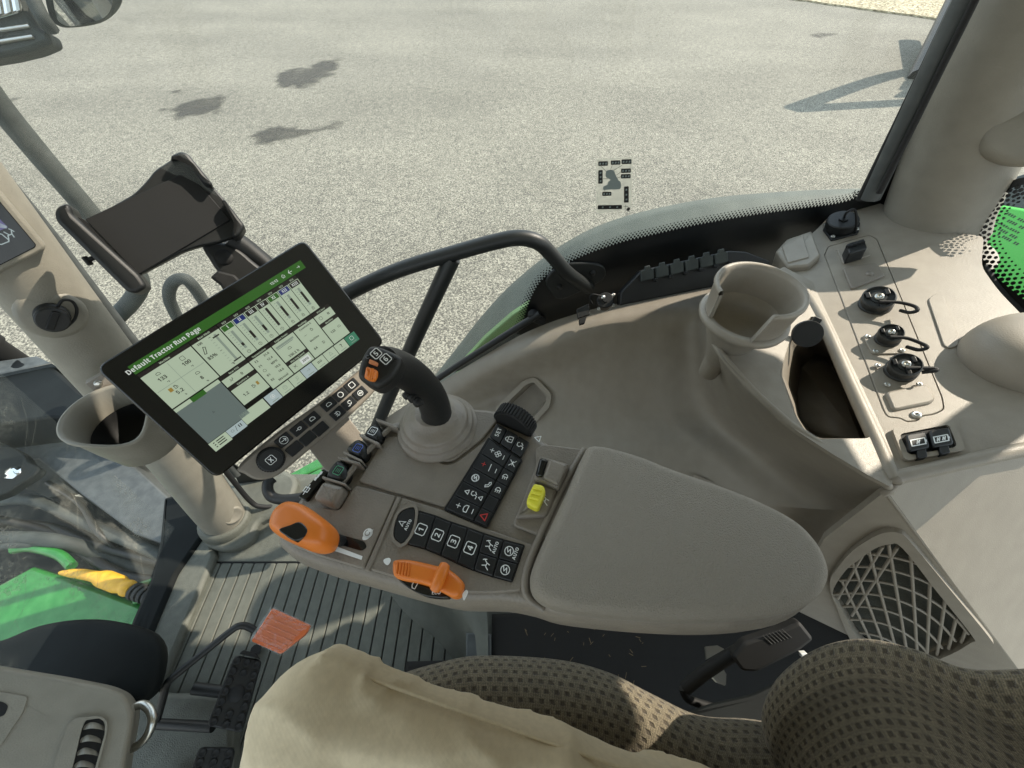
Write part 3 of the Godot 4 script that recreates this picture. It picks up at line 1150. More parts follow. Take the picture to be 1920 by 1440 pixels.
	lathe(st, Transform3D(t.basis, qf(t, 23, 791, 0.006)), [[0.016, 0], [0.016, 0.004], [0.0, 0.005]], 16)
	tag(obj("cover_plate", st, M.plate), "small grey cover plate with a round plug lying on the platform plate", "plate")
	o = thing("pivot_disc", "dark rounded bracket with a bright bolt beside the platform plate", "bracket", Vector3.ZERO)
	t = lv.call(1.56)
	st = mb()
	slab(st, t, smooth(fp(t, [-50, 840, 10, 835, 42, 848, 56, 866, 72, 876, 66, 888, 40, 905, 0, 928, -50, 930]), 4), -0.03, 0.0, 0.005)
	obj("bracket_plate", st, M.dash, o)
	st = mb()
	lathe(st, Transform3D(t.basis, qf(t, 27, 887)), [[0.026, 0], [0.026, 0.006], [0.015, 0.008], [0.014, 0.018], [0.0, 0.019]], 6)
	obj("bolt", st, M.chrome, o)
	# dark side tank with a pale top strip
	o = thing("side_tank", "dark side tank with a pale blue-grey top strip, outside beyond the front pillar", "tank", Vector3.ZERO)
	t = lv.call(1.66)
	st = mb()
	slab(st, t, fp(t, [-60, 712, 0, 702, 90, 682, 150, 735, 240, 790, 96, 782, -60, 800]), -0.3, 0.0, 0.01)
	obj("tank_body", st, M.dash, o)
	st = mb()
	slab(st, t, fp(t, [-60, 690, 0, 676, 68, 667, 95, 680, 0, 700, -60, 710], 0.02), -0.05, 0.02, 0.005)
	obj("top_strip", st, M.plate, o)
	st = mb()
	ipoly(st, up(t, 0.0204), smooth(fp(t, [20, 688, 32, 675, 40, 680, 46, 684, 34, 690], 0.0204), 2))
	obj("moulded_mark", st, M.frit, o)
	st = mb()
	lathe(st, Transform3D(t.basis, q(-14, 655, 1.70) + Vector3(0, -0.35, 0)), [[0.05, 0.0], [0.05, 0.36], [0.058, 0.37], [0.058, 0.42], [0.05, 0.43], [0.0, 0.43]], 24)
	tag(obj("tank_filler", st, M.rubber), "black round filler neck standing beside the side tank's pale strip", "filler")
	# hoses
	var hs := [[[-40, 945, 60, 938, 170, 985, 300, 1040, 345, 1075], 0.020], [[-40, 985, 80, 985, 190, 1025, 330, 1062], 0.016], [[-40, 1010, 90, 1012, 210, 1045, 330, 1095], 0.024],
		[[90, 905, 150, 945, 185, 1000, 240, 1040], 0.010], [[120, 895, 200, 950, 320, 1030], 0.016], [[-40, 968, 100, 1000, 220, 1075, 330, 1090], 0.017], [[-40, 1030, 60, 1020, 160, 1030, 300, 1085], 0.012]]
	var oi := 0
	for h in hs:
		st = mb()
		var pp := []
		for i in h[0].size() / 2:
			pp.append(q(h[0][2 * i], h[0][2 * i + 1], 1.34 + 0.035 * ((oi * 3 + i) % 4)))
		tube(st, path3(pp, 6), h[1], 10)
		tag(obj("hydraulic_hose", st, M.dusty if oi % 2 == 0 else M.black), "dusty grey hydraulic hose in the bundle beside the green hood" if oi % 2 == 0 else "black hydraulic hose in the bundle beside the green hood", "hose", "grey hoses beside the hood" if oi % 2 == 0 else "black hoses beside the hood")
		oi += 1
	st = mb()
	slab(st, lv.call(1.22), fp(lv.call(1.22), [-60, 900, 340, 960, 360, 1200, -60, 1240]), -0.7, 0.0)
	tag(obj("chassis_deck", st, M.dash), "dark chassis deck under the hoses beside the hood", "chassis")
	# hood panel
	t = lv.call(1.42)
	st = mb()
	slab(st, t, fp(t, [-60, 1170, -20, 1105, 60, 1062, 160, 1095, 285, 1142, 275, 1200, 150, 1200, 60, 1205, -60, 1230]), -0.25, 0.0, 0.012)
	tag(obj("hood_panel", st, M.green), "bright green sloping hood panel outside the windscreen", "hood")
	o = thing("yellow_cap", "yellow plastic cap on a ribbed black pipe above the green hood panel", "cap", Vector3.ZERO)
	st = mb()
	tube(st, path3([q(112, 1074, 1.44), q(150, 1076, 1.45), q(190, 1084, 1.46), q(228, 1098, 1.46), q(246, 1106, 1.46)], 5), [0.005, 0.008, 0.010, 0.013, 0.014, 0.015, 0.016, 0.016, 0.017, 0.018, 0.024, 0.027, 0.027, 0.027, 0.027, 0.023, 0.021, 0.025, 0.025, 0.022, 0.016], 14)
	obj("cap_body", st, M.yellow, o)
	st = mb()
	for i in 5:
		tube(st, PackedVector3Array([q(252 + i * 9, 1108 + i * 3, 1.45), q(257 + i * 9, 1110 + i * 3, 1.45)]), 0.026, 14)
	obj("ribbed_pipe", st, M.rubber, o)
	for l in [[[262, 1096, 300, 1086, 340, 1090]], [[252, 1128, 280, 1122, 330, 1120]], [[25, 1030, 60, 1026, 110, 1040, 135, 1062]]]:
		st = mb()
		var pp := []
		for i in l[0].size() / 2:
			pp.append(q(l[0][2 * i], l[0][2 * i + 1], 1.43))
		tube(st, path3(pp, 5), 0.008 if l[0].size() < 8 else 0.016, 10)
		tag(obj("green_pipe", st, M.green), "thin green pipe beside the ribbed end of the yellow cap" if l[0].size() < 8 else "curved green pipe behind the tapered end of the yellow cap", "pipe", "green pipes beside the hood")
	# front fender seen in the gap between monitor and armrest
	for l in [[[505, 905, 548, 886, 610, 852, 610, 872, 560, 895, 520, 915]], [[508, 935, 530, 915, 600, 878, 620, 868, 620, 915, 560, 930, 520, 945]]]:
		t = lv.call(1.05)
		st = mb()
		slab(st, t, fp(t, l[0]), -0.03, 0.0, 0.006)
		tag(obj("green_step_band", st, M.green), "narrow green step band, the upper of two seen between monitor and armrest" if l[0][1] < 910 else "broad green step band behind the black pull handle", "step", "green step bands")
	# parked implement: its triangular boom throws the shadow on the yard
	o = thing("implement_boom", "dark triangular implement boom standing behind the tractor, hidden by the rear pillar", "implement", Vector3.ZERO)
	var lift := func(u: float, v: float, h: float) -> Vector3: return q(u, v, 0.0001) - SUN * h
	for l in [[1492, 202, 1640, 150, 1715, 132, 0.22], [1500, 204, 1600, 198, 1740, 190, 0.20]]:
		st = mb()
		tube(st, path3([lift.call(l[0], l[1], 2.1), lift.call(l[2], l[3], 2.3), lift.call(l[4], l[5], 2.4)], 6), l[6], 8)
		obj("boom_arm", st, M.black, o)
	for l in [[1690, 168, 2.2, 1730, 155, 2.5], [1680, 182, 2.2, 1730, 172, 2.5], [1720, 100, 2.4, 1760, 85, 2.8], [1708, 125, 2.2, 1745, 118, 2.8]]:
		st = mb()
		tube(st, PackedVector3Array([lift.call(l[0], l[1], l[2]), lift.call(l[3], l[4], l[5])]), [0.05, 0.35], 6)
		obj("boom_bracket", st, M.black, o)
	st = mb()
	tube(st, PackedVector3Array([q(1722, 150, 0.0001) , q(1745, 70, 0.0001) + Vector3(0, 1.0, 0)]), 0.25, 10)
	obj("boom_foot", st, M.black, o)

func build_floor() -> void:
	var st := mb()
	var fr := frame(Vector3(0, 1.65, 0), Vector3.RIGHT, Vector3.UP)
	slab(st, fr, PackedVector2Array([Vector2(-0.98, -0.6), Vector2(1.1, -0.6), Vector2(1.1, 0.5), Vector2(-0.9, 0.46), Vector2(-0.945, -0.0)]), -0.12, 0.0)
	var fl := obj("cab_floor", st, M.floor)
	fl.set_meta("kind", "structure")
	var mt := thing("floor_mat", "grey ribbed floor mat between pedals and armrest", "mat", Vector3.ZERO)
	st = mb()
	slab(st, fr, PackedVector2Array([Vector2(-0.872, -0.55), Vector2(0.2, -0.55), Vector2(0.2, 0.32), Vector2(-0.872, 0.32)]), 0.001, 0.005)
	obj("mat_base", st, M.rubber, mt)
	var x := -0.868
	while x < 0.1:
		var w := 0.0285
		var far := 0.275
		if x > -0.44:
			far = 0.275 - (x + 0.44) * 0.55
		st = mb()
		slab(st, fr, rounded(PackedVector2Array([Vector2(x, -0.3), Vector2(x + w, -0.3), Vector2(x + w, far), Vector2(x, far)]), 0.004, 2), 0.004, 0.010, 0.0012, 1)
		obj("rib", st, M.floor, mt)
		x += w + 0.0033
	st = mb()
	slab(st, fr, PackedVector2Array([Vector2(-0.872, 0.28), Vector2(-0.43, 0.28), Vector2(0.05, 0.02), Vector2(0.3, 0.02), Vector2(0.3, 0.55), Vector2(-0.872, 0.55)]), 0.004, 0.0102, 0.001, 1)
	obj("mat_border", st, M.floor, mt)
	# raised sill along the front glass
	st = mb()
	slab(st, fr, fp(fr, [318, 1010, 336, 985, 392, 1005, 402, 1040, 300, 1285, 262, 1310, 240, 1300], 0.03), 0.0, 0.03, 0.01)
	tag(obj("door_sill", st, M.floor), "brown-grey raised sill along the edge of the ribbed mat", "sill")
	var t := frame(Vector3(-1, 1.66, -0.1), Vector3.RIGHT, Vector3.UP)
	st = mb()
	slab(st, t, rounded(fp(t, [318, 940, 350, 930, 400, 1000, 392, 1012, 345, 1080, 300, 1190, 262, 1290, 215, 1300, 262, 1165, 295, 1090, 311, 1020]), 0.01), -0.06, 0.03, 0.012)
	tag(obj("glass_surround", st, M.dash), "blue-black glass surround between the hood and the floor sill", "trim")
	# dark cowl at the foot of the windscreen
	st = mb()
	var cw := frame(Vector3(-0.9, 1.86, 0.0), Vector3.RIGHT, Vector3.UP)
	dome(st, cw, smooth(fp(cw, [-90, 1230, 0, 1196, 60, 1172, 130, 1160, 200, 1162, 275, 1185, 290, 1240, 250, 1320, 100, 1340, -90, 1320]), 4), -0.02, 0.02, 3.0, 0.3)
	tag(obj("dash_cowl", st, M.dash), "black curved cowl between the green hood and the steering column", "cowl")
	# base of the front pillar: moulded foot on the floor
	st = mb()
	var pf := frame(Vector3(-0.8, 1.66, -0.4), Vector3.RIGHT, Vector3.UP)
	slab(st, pf, smooth(fp(pf, [385, 1005, 400, 1030, 440, 1036, 478, 1018, 495, 985, 540, 960, 560, 900, 470, 880, 380, 950]), 4), -0.01, 0.03, 0.012)
	tag(obj("floor_moulding", st, M.floor), "grey moulded foot where the front pillar meets the floor", "trim")
	# seat pedestal: black carpeted plinth with a grey corner block
	var pd := thing("seat_pedestal", "black carpeted seat pedestal between seat and armrest", "pedestal", Vector3.ZERO)
	var cf := frame(Vector3(0, 1.80, 0), Vector3.RIGHT, Vector3.UP)
	st = mb()
	slab(st, cf, fp(cf, [922, 1150, 1700, 1120, 1900, 1300, 1900, 1700, 700, 1700, 760, 1240, 920, 1235]), -0.15, 0.0, 0.01)
	obj("carpet_top", st, M.carpet, pd)
	st = mb()
	slab(st, cf, fp(cf, [874, 1186, 921, 1188, 921, 1240, 873, 1236], 0.01), -0.16, 0.01, 0.004)
	obj("corner_block", st, M.plate, pd)
	st = mb()
	net(st, [[q(715, 1090, 1.66), q(760, 1150, 1.66), q(820, 1200, 1.66), q(860, 1250, 1.66)], [q(760, 1090, 1.70), q(810, 1140, 1.70), q(850, 1190, 1.70), q(880, 1250, 1.70)], [q(800, 1080, 1.80), q(850, 1130, 1.80), q(880, 1180, 1.80), q(890, 1250, 1.80)], [q(900, 1080, 1.82), q(910, 1130, 1.82), q(915, 1180, 1.82), q(915, 1250, 1.82)]], 5, 5)
	obj("skirt", st, M.floor, pd)
	var rg := RandomNumberGenerator.new()
	rg.seed = 12
	st = mb()
	for i in 45:
		var p := Vector3(rg.randf_range(0.0, 0.3), 1.803, rg.randf_range(-0.1, 0.02))
		var dd := Vector3(rg.randf_range(-1, 1), 0.1, rg.randf_range(-1, 1)).normalized() * rg.randf_range(0.003, 0.012)
		tube(st, PackedVector3Array([p, p + dd]), 0.0006, 4)
	var cr := obj("straw_crumbs", st, mat(C(120, 104, 76), 0.9))
	cr.set_meta("kind", "stuff")
	tag(cr, "straw crumbs scattered on the black seat pedestal", "crumbs")

func rp() -> Transform3D:    # connector shelf over the wheel arch
	return frame3(q(1540, 600, 2.385), q(1640, 820, 2.385), q(1720, 600, 2.415))

func build_side_console() -> void:
	var g := pane()
	var o := thing("side_console", "moulded taupe side console with a deep basin under the side window", "console", Vector3.ZERO)
	var r0 := [[600, 880], [690, 808], [780, 747], [870, 690], [985, 624], [1100, 583], [1250, 550], [1400, 520], [1450, 505]]
	var r1 := [[640, 890], [728, 820], [812, 762], [902, 708], [1008, 655], [1118, 614], [1235, 586], [1322, 584]]
	var r2 := [[670, 900], [760, 840], [850, 788], [940, 744], [1035, 706], [1130, 682], [1232, 668], [1312, 668]]
	var r3 := [[700, 930, 1.86], [800, 880, 1.93], [900, 840, 1.98], [990, 804, 2.02], [1075, 782, 2.05], [1160, 775, 2.075], [1250, 775, 2.09], [1345, 775, 2.13]]
	var r4 := [[740, 980, 1.84], [850, 935, 1.91], [950, 900, 1.96], [1050, 872, 2.0], [1150, 865, 2.03], [1250, 860, 2.05], [1340, 860, 2.08], [1450, 862, 2.14]]
	var r5 := [[780, 1040, 1.82], [880, 1000, 1.89], [980, 985, 1.94], [1100, 965, 1.98], [1200, 960, 2.0], [1320, 950, 2.02], [1430, 948, 2.06], [1590, 955, 2.15]]
	var rows := [[], [], [], [], [], []]
	for i in 8:
		var p0 := qf(g, r0[i][0], r0[i][1], 0.02)
		rows[0].append(p0)
		rows[1].append(q(r1[i][0], r1[i][1], p0.y - 0.004))
		rows[2].append(q(r2[i][0], r2[i][1], p0.y - (0.075 if i > 2 else 0.05)))
		rows[3].append(q(r3[i][0], r3[i][1], r3[i][2]))
		rows[4].append(q(r4[i][0], r4[i][1], r4[i][2]))
		rows[5].append(q(r5[i][0], r5[i][1], r5[i][2]))
	rows[0].append(qf(g, 1450, 505, 0.02))
	rows[1].append(q(1352, 590, 2.39))
	rows[2].append(q(1342, 648, 2.395))
	rows[3].append(q(1404, 724, 2.392))
	rows[4].append(q(1494, 804, 2.388))
	rows[5].append(q(1664, 908, 2.375))
	var st := mb()
	var tf := frame3(q(950, 765, 2.030), q(1015, 760, 2.052), q(995, 715, 2.088))
	var th := rounded(fp(tf, [936, 770, 985, 722, 1000, 716, 1025, 742, 1022, 758, 985, 800, 946, 800], 0.014), 0.006)
	net(st, rows, 16, 16, Vector2.ZERO, true, tf, inset(ccw(th), -0.003))
	obj("basin", st, M.taupe, o)
	# rolled ridge between basin and rear shelf
	st = mb()
	tube(st, path3([q(1338, 610, 2.392), q(1342, 648, 2.392), q(1404, 724, 2.388), q(1464, 780, 2.386), q(1494, 804, 2.385), q(1558, 845, 2.382), q(1628, 886, 2.378), q(1664, 910, 2.37), q(1668, 930, 2.33)], 6), 0.0055, 12)
	obj("ridge", st, M.taupe, o)
	# shelf behind the ridge with the open pocket
	var sf := frame(Vector3(0.45, 2.388, -0.4), Vector3.RIGHT, Vector3.UP)
	var hole := rounded(fp(sf, [1462, 700, 1480, 640, 1522, 592, 1546, 602, 1640, 810, 1628, 822, 1534, 823, 1508, 808, 1488, 775]), 0.006)
	var deep := frame(Vector3(0.45, 2.27, -0.4), Vector3.RIGHT, Vector3.UP)
	var pit := rounded(fp(deep, [1494, 742, 1502, 690, 1530, 662, 1552, 672, 1630, 812, 1618, 822, 1540, 821, 1518, 810, 1503, 788]), 0.006)
	st = mb()
	holed(st, sf, fp(sf, [1343, 600, 1400, 540, 1470, 500, 1545, 540, 1580, 600, 1672, 818, 1690, 880, 1668, 912, 1626, 890, 1556, 848, 1494, 808, 1464, 784, 1404, 728, 1341, 652]), [hole], -0.006, 0.0)
	var hr := PackedVector3Array()
	var pr2 := PackedVector3Array()
	for p in hole:
		hr.append(at(sf, p))
	for p in pit:
		pr2.append(at(deep, p))
	loft(st, [hr, pr2])
	cap(st, deep, pit, 0.0)
	obj("pocket_shelf", st, M.taupe, o)
	# deck carrying the sockets, with the bolted insert plate
	var f := rp()
	var ins := rounded(fp(f, [1545, 478, 1552, 462, 1630, 440, 1645, 448, 1768, 745, 1772, 768, 1752, 778, 1728, 781, 1722, 790, 1700, 792, 1688, 785, 1664, 783, 1656, 772]), 0.006, 3)
	var deck := fp(f, [1470, 478, 1530, 432, 1562, 398, 1625, 372, 1700, 400, 1790, 440, 1845, 440, 1840, 500, 1872, 545, 1935, 610, 2010, 700, 2010, 850, 1920, 842, 1690, 890, 1672, 892, 1645, 830, 1540, 600, 1500, 540])
	st = mb()
	holed(st, f, rounded(deck, 0.02, 3), [ins], -0.012, 0.0)
	obj("deck", st, M.taupe, o)
	st = mb()
	slab(st, f, inset(ccw(ins), 0.0013), -0.012, 0.0004, 0.001, 1)
	obj("insert_plate", st, M.taupe, o)
	st = mb()
	slab(st, f, rounded(fp(f, [1565, 470, 1640, 452, 1762, 745, 1762, 770, 1672, 778, 1590, 600]), 0.01), -0.03, -0.0125)
	obj("deck_underside", st, M.rubber, o)
	# rolled front lip of the deck
	st = mb()
	tube(st, path3([qf(f, 1500, 535), qf(f, 1541, 602), qf(f, 1590, 712), qf(f, 1643, 828), qf(f, 1672, 893), qf(f, 1690, 893), qf(f, 1800, 868), qf(f, 1925, 842), qf(f, 2010, 838)], 6), 0.009, 12)
	obj("deck_lip", st, M.taupe, o)
	# raised box with a lid next to the window
	st = mb()
	slab(st, f, rounded(fp(f, [1455, 470, 1475, 448, 1522, 432, 1540, 478, 1518, 497, 1478, 500], 0.012), 0.005), -0.05, 0.012, 0.004)
	obj("box", st, M.taupe, o)
	st = mb()
	slab(st, f, rounded(fp(f, [1466, 462, 1505, 440, 1518, 482, 1477, 493], 0.014), 0.004), 0.012, 0.0145, 0.0015)
	obj("box_lid", st, M.taupe, o)
	# oval blank, pod at the right edge
	st = mb()
	slab(st, f, rounded(fp(f, [1739, 562, 1752, 553, 1768, 556, 1797, 638, 1795, 650, 1778, 655, 1768, 648]), 0.008, 4), 0.0, 0.0022, 0.0008)
	obj("oval_blank", st, M.taupe, o)
	var pf := up(f, 0.0)
	st = mb()
	var pc := fpt(pf, 1797, 676) + Vector2(0.0, 0.082)
	dome(st, pf, ngon(0.070, 40, pc, 0.080), 0.0, 0.052, 0.2, 0.5, 12)
	obj("pod", st, M.taupe, o)
	st = mb()
	dome(st, pf, ngon(0.046, 32, pc + Vector2(-0.012, 0.014), 0.054), 0.006, 0.0505, 0.1, 0.5, 12)
	obj("pod_cap", st, M.taupe, o)
	# small storage tray beyond the joystick
	st = mb()
	holed(st, tf, rounded(inset(ccw(th), -0.012), 0.004), [th], -0.006, 0.014)
	bowl(st, tf, th, 0.014, -0.035, 0.006)
	obj("storage_tray", st, M.taupe, o)
	# lower wall of the console towards the seat
	st = mb()
	net(st, [[q(1300, 890, 2.055), q(1430, 932, 2.055), q(1590, 940, 2.145), q(1668, 915, 2.32)], [q(1280, 960, 1.98), q(1420, 985, 2.0), q(1560, 985, 2.06), q(1640, 960, 2.25)], [q(1250, 1080, 1.72), q(1380, 1110, 1.72), q(1480, 1130, 1.75), q(1540, 1120, 1.85)]], 6, 5, Vector2.ZERO, true)
	obj("lower_wall", st, M.taupe, o)

	# cup holder
	var c := thing("cup_holder", "tall taupe cup holder with a notched rim standing on the side console", "cup holder", Vector3.ZERO)
	var ax := Vector3(0.363, 2.39, -0.455)
	var cf := frame(ax, Vector3.RIGHT, Vector3.UP)
	# notch faces forward and left of the window side
	var a0 := deg_to_rad(-103)
	var a1 := deg_to_rad(188)
	st = mb()
	lathe(st, cf, [[0.020, -0.05], [0.032, -0.01], [0.046, 0.022], [0.0545, 0.036], [0.0655, 0.045], [0.067, 0.05], [0.0655, 0.055], [0.053, 0.055], [0.047, 0.034], [0.040, 0.020], [0.0, 0.018]], 40)
	obj("cup_base", st, M.taupe, c)
	st = mb()
	var prof := [[0.0585, 0.050], [0.0625, 0.098], [0.0645, 0.101], [0.0635, 0.106], [0.060, 0.107], [0.0572, 0.104], [0.0555, 0.098], [0.052, 0.04]]
	var rings := []
	for p in prof:
		var ring := PackedVector3Array()
		for k in 45:
			var t := k / 44.0
			# one end of the wall is cut upright, the other slopes down
			var hgt: float = p[1]
			var s := clampf(t / 0.008, 0.0, 1.0)
			var z: float = lerpf(minf(hgt, 0.052), hgt, s)
			var a := lerpf(a0, a1, t)
			ring.append(cf * Vector3(cos(a) * p[0], sin(a) * p[0], z))
		rings.append(ring)
	loft(st, rings, false)
	quad(st, rings[0][44], rings[1][44], rings[6][44], rings[7][44])
	quad(st, rings[0][0], rings[1][0], rings[6][0], rings[7][0])
	obj("cup_wall", st, M.taupe, c)
	st = mb()
	lathe(st, Transform3D(Basis.IDENTITY, Vector3.ZERO) * cf, [[0.016, -0.09], [0.020, -0.05]], 32)
	obj("cup_stem", st, M.taupe, c)

func build_rear_panel() -> void:
	var o := thing("rear_side_panel", "taupe rear side panel with a web-patterned grille behind the armrest", "panel", Vector3.ZERO)
	var v0 := q(1665, 925, 2.355)
	var v1 := q(1915, 1265, 2.0)
	var bf := frame3(v0, v1, q(1930, 850, 2.37))
	var st := mb()
	slab(st, bf, fp(bf, [1662, 928, 1690, 892, 1930, 846, 2060, 880, 2060, 1330, 1915, 1265]), -0.01, 0.0, 0.002)
	obj("upper_panel", st, M.taupe, o)
	st = mb()
	tube(st, path3([qf(bf, 1655, 925, 0.0), qf(bf, 1668, 918, 0.004), qf(bf, 1700, 893, 0.004), qf(bf, 1800, 872, 0.004), qf(bf, 1960, 842, 0.004)], 5), 0.005, 8)
	obj("seam_bead", st, M.taupe, o)
	var gf := frame3(q(1530, 1110, 1.95), v1, v0)
	var outer := fp(gf, [1655, 925, 1669, 928, 1916, 1268, 1880, 1345, 1600, 1345, 1440, 1200, 1545, 1010])
	var ring := smooth(fp(gf, [1556, 1086, 1572, 1055, 1600, 1023, 1648, 993, 1685, 990, 1710, 1011, 1782, 1098, 1852, 1184, 1861, 1204, 1846, 1222, 1787, 1250, 1700, 1262, 1610, 1215, 1568, 1130]), 4)
	var opening := smooth(fp(gf, [1561, 1106, 1583, 1065, 1608, 1043, 1640, 1020, 1667, 1012, 1692, 1019, 1757, 1102, 1822, 1184, 1818, 1197, 1767, 1225, 1700, 1245, 1620, 1205, 1580, 1140]), 4)
	st = mb()
	holed(st, gf, outer, [opening], -0.012, 0.0)
	obj("lower_panel", st, M.taupe, o)
	st = mb()
	holed(st, gf, ring, [opening], 0.0, 0.008)
	var gr := obj("grille_frame", st, M.taupe, o)
	st = mb()
	slab(st, gf, inset(ccw(opening), -0.004), -0.03, -0.016)
	obj("foam_backing", st, M.foam, o)
	var lines := []
	var cc := Vector2(1602, 1300)
	for k in 11:
		var l := []
		for i in 41:
			var a := deg_to_rad(-172 + i * 3.6)
			l.append(Vector2(cc.x + cos(a) * (70 + k * 27) * 1.08, cc.y + sin(a) * (70 + k * 27) * 0.92))
		lines.append(l)
	for k in 11:
		var l := []
		var e := Vector2(1440 + k * 44, 985)
		var b := Vector2(1632 + k * 15, 1262)
		for i in 25:
			l.append(e.lerp(b, i / 24.0))
		lines.append(l)
	for k in 5:
		var l := []
		var e := Vector2(1700 - k * 30, 1000)
		var b := Vector2(1580 - k * 14, 1180 - k * 12)
		for i in 15:
			l.append(e.lerp(b, i / 14.0))
		lines.append(l)
	for l in lines:
		var run := []
		for p in l + [Vector2(-999, -999)]:
			var c := fpt(gf, p.x, p.y) if p.x > -900 else Vector2(99, 99)
			if p.x > -900 and Geometry2D.is_point_in_polygon(c, opening):
				run.append(at(gf, c, 0.0))
			else:
				if run.size() > 2:
					st = mb()
					var rr := PackedVector3Array()
					for v in run:
						rr.append(v)
					tube(st, rr, 0.0026, 6)
					obj("grille_bar", st, M.taupe, gr)
				run = []

func screw(st: SurfaceTool, fr: Transform3D, c: Vector2, r: float, z: float) -> void:
	lathe(st, Transform3D(fr.basis, at(fr, c, z)), [[r, 0], [r, r * 0.35], [r * 0.75, r * 0.6], [r * 0.4, r * 0.62], [r * 0.35, r * 0.35], [0.0, r * 0.3]], 12)

func build_sockets() -> void:
	var f := rp()
	# square-flanged round socket with a tethered cap, at the window end
	var o := thing("capped_socket", "black round cap on a square screwed flange, nearest the window on the socket deck", "socket", Vector3.ZERO, "sockets on the deck")
	var c := fpt(f, 1572, 432)
	var st := mb()
	slab(st, f, rounded(fp(f, [1542, 432, 1562, 402, 1612, 420, 1608, 440, 1558, 453]), 0.004), 0.0, 0.004, 0.001)
	obj("flange", st, M.black, o)
	st = mb()
	lathe_hard(st, frame(at(f, c, 0.004), f.basis.x, f.basis.z + Vector3(-0.1, 0, 0.15)), [[0.025, -0.004], [0.025, 0], [0.025, 0.008], [0.027, 0.009], [0.027, 0.022], [0.025, 0.024], [0.008, 0.024], [0.008, 0.027], [0.0, 0.027]], 32)
	obj("cap", st, M.black, o)
	for p in [[1547, 425], [1605, 433], [1560, 447]]:
		st = mb()
		screw(st, f, fpt(f, p[0], p[1]), 0.0042, 0.004)
		obj("screw", st, M.steel, o)
	st = mb()
	tube(st, path3([at(f, c, 0.031), qf(f, 1588, 398, 0.06), qf(f, 1602, 393, 0.06), qf(f, 1606, 410, 0.04), qf(f, 1604, 432, 0.01)]), 0.0022, 8)
	obj("tether", st, M.rubber, o)
	# open slotted connector
	o = thing("open_connector", "open black slotted connector in a recessed plate on the socket deck", "socket", Vector3.ZERO)
	st = mb()
	slab(st, f, rounded(fp(f, [1568, 470, 1620, 455, 1632, 480, 1580, 497]), 0.004), 0.0, 0.003, 0.001)
	obj("plate", st, M.taupe, o)
	st = mb()
	slab(st, f, rounded(fp(f, [1585, 462, 1618, 452, 1624, 470, 1590, 480], 0.02), 0.004), 0.002, 0.026, 0.002)
	var body := obj("housing", st, M.black, o)
	for i in 4:
		st = mb()
		var a := fpt(f, 1592 + i * 7.5, 463 - i * 2.4, 0.026)
		slab(st, f, rect(0.0035, 0.010, a), 0.026, 0.030, 0.0005, 1)
		obj("contact_slot", st, M.rubber, body)
	# blank plate
	o = thing("blank_plate", "grey blank plate with a round plug between open connector and capped sockets", "plate", Vector3.ZERO)
	st = mb()
	slab(st, f, rounded(fp(f, [1578, 505, 1640, 495, 1658, 520, 1595, 545]), 0.006), 0.0, 0.0045, 0.0015)
	obj("plate", st, M.console, o)
	st = mb()
	lathe(st, Transform3D(f.basis, qf(f, 1630, 514, 0.0045)), [[0.006, 0], [0.0055, 0.002], [0.0, 0.0025]], 16)
	obj("plug", st, M.console, o)
	# three twist-cap sockets with rubber tethers
	var twist := [[1642, 569, 0.0215, "large twist-cap socket with a looped tether, beside the oval blank"], [1664, 635, 0.0150, "small twist-cap socket on a screwed flange between two other capped sockets"], [1690, 694, 0.0180, "twist-cap socket with a pale centre rivet next to the recessed blank"]]
	for k in 3:
		var t = twist[k]
		o = thing("twist_cap_socket", t[3], "socket", Vector3.ZERO, "sockets on the deck")
		var r: float = t[2]
		var tf := frame(qf(f, t[0], t[1], 0.006), f.basis.x, f.basis.z + Vector3(-0.28, 0.0, 0.22))
		c = fpt(f, t[0], t[1], 0.014)
		if k == 1:
			st = mb()
			slab(st, f, rounded(rect(0.044, 0.044, c), 0.006), 0.0, 0.003, 0.001)
			obj("flange", st, M.taupe, o)
		st = mb()
		lathe_hard(st, tf, [[r * 1.10, -0.014], [r * 1.10, 0], [r * 1.10, 0.004], [r, 0.005], [r, 0.010], [r * 1.05, 0.011], [r * 1.05, 0.019], [r * 0.95, 0.021], [r * 0.88, 0.017], [r * 0.5, 0.017], [r * 0.5, 0.019], [0.0, 0.019]], 32)
		obj("cap", st, M.cap, o)
		for i in 3:
			st = mb()
			slab(st, up(tf, 0.017), rounded(rect(r * 0.55, r * 0.3, Vector2(cos(i * 2.1) * r * 0.68, sin(i * 2.1) * r * 0.68)), 0.002), 0.0, 0.004, 0.001)
			obj("cap_rib", st, M.key, o)
		st = mb()
		lathe(st, up(tf, 0.019), [[r * 0.3, 0], [r * 0.3, 0.003], [r * 0.15, 0.004], [0.0, 0.002]], 16)
		obj("rivet", st, M.steel, o)
		st = mb()
		var pp: Array = [[1648, 566, 1685, 567, 1714, 574, 1720, 582, 1705, 586, 1688, 582], [1668, 632, 1700, 634, 1730, 645, 1738, 652, 1722, 656, 1700, 650], [1697, 690, 1725, 690, 1752, 691, 1754, 695, 1728, 698]][k]
		var pts := []
		for i in pp.size() / 2:
			pts.append(qf(f, pp[2 * i], pp[2 * i + 1], 0.024 - (0.006 * maxi(i - 3, 0))))
		tube(st, path3(pts), 0.0028, 8)
		obj("tether", st, M.rubber, o)
		if k > 0:
			for i in 4:
				st = mb()
				screw(st, f, c + Vector2(-1 if i % 2 == 0 else 1, -1 if i < 2 else 1) * r * (1.12 if k == 1 else 1.05), 0.0038, 0.003)
				obj("screw", st, M.steel, o)
	# recessed blank
	st = mb()
	slab(st, f, rounded(fp(f, [1657, 738, 1735, 722, 1752, 750, 1745, 758, 1672, 773]), 0.007), 0.0, 0.005, 0.003)
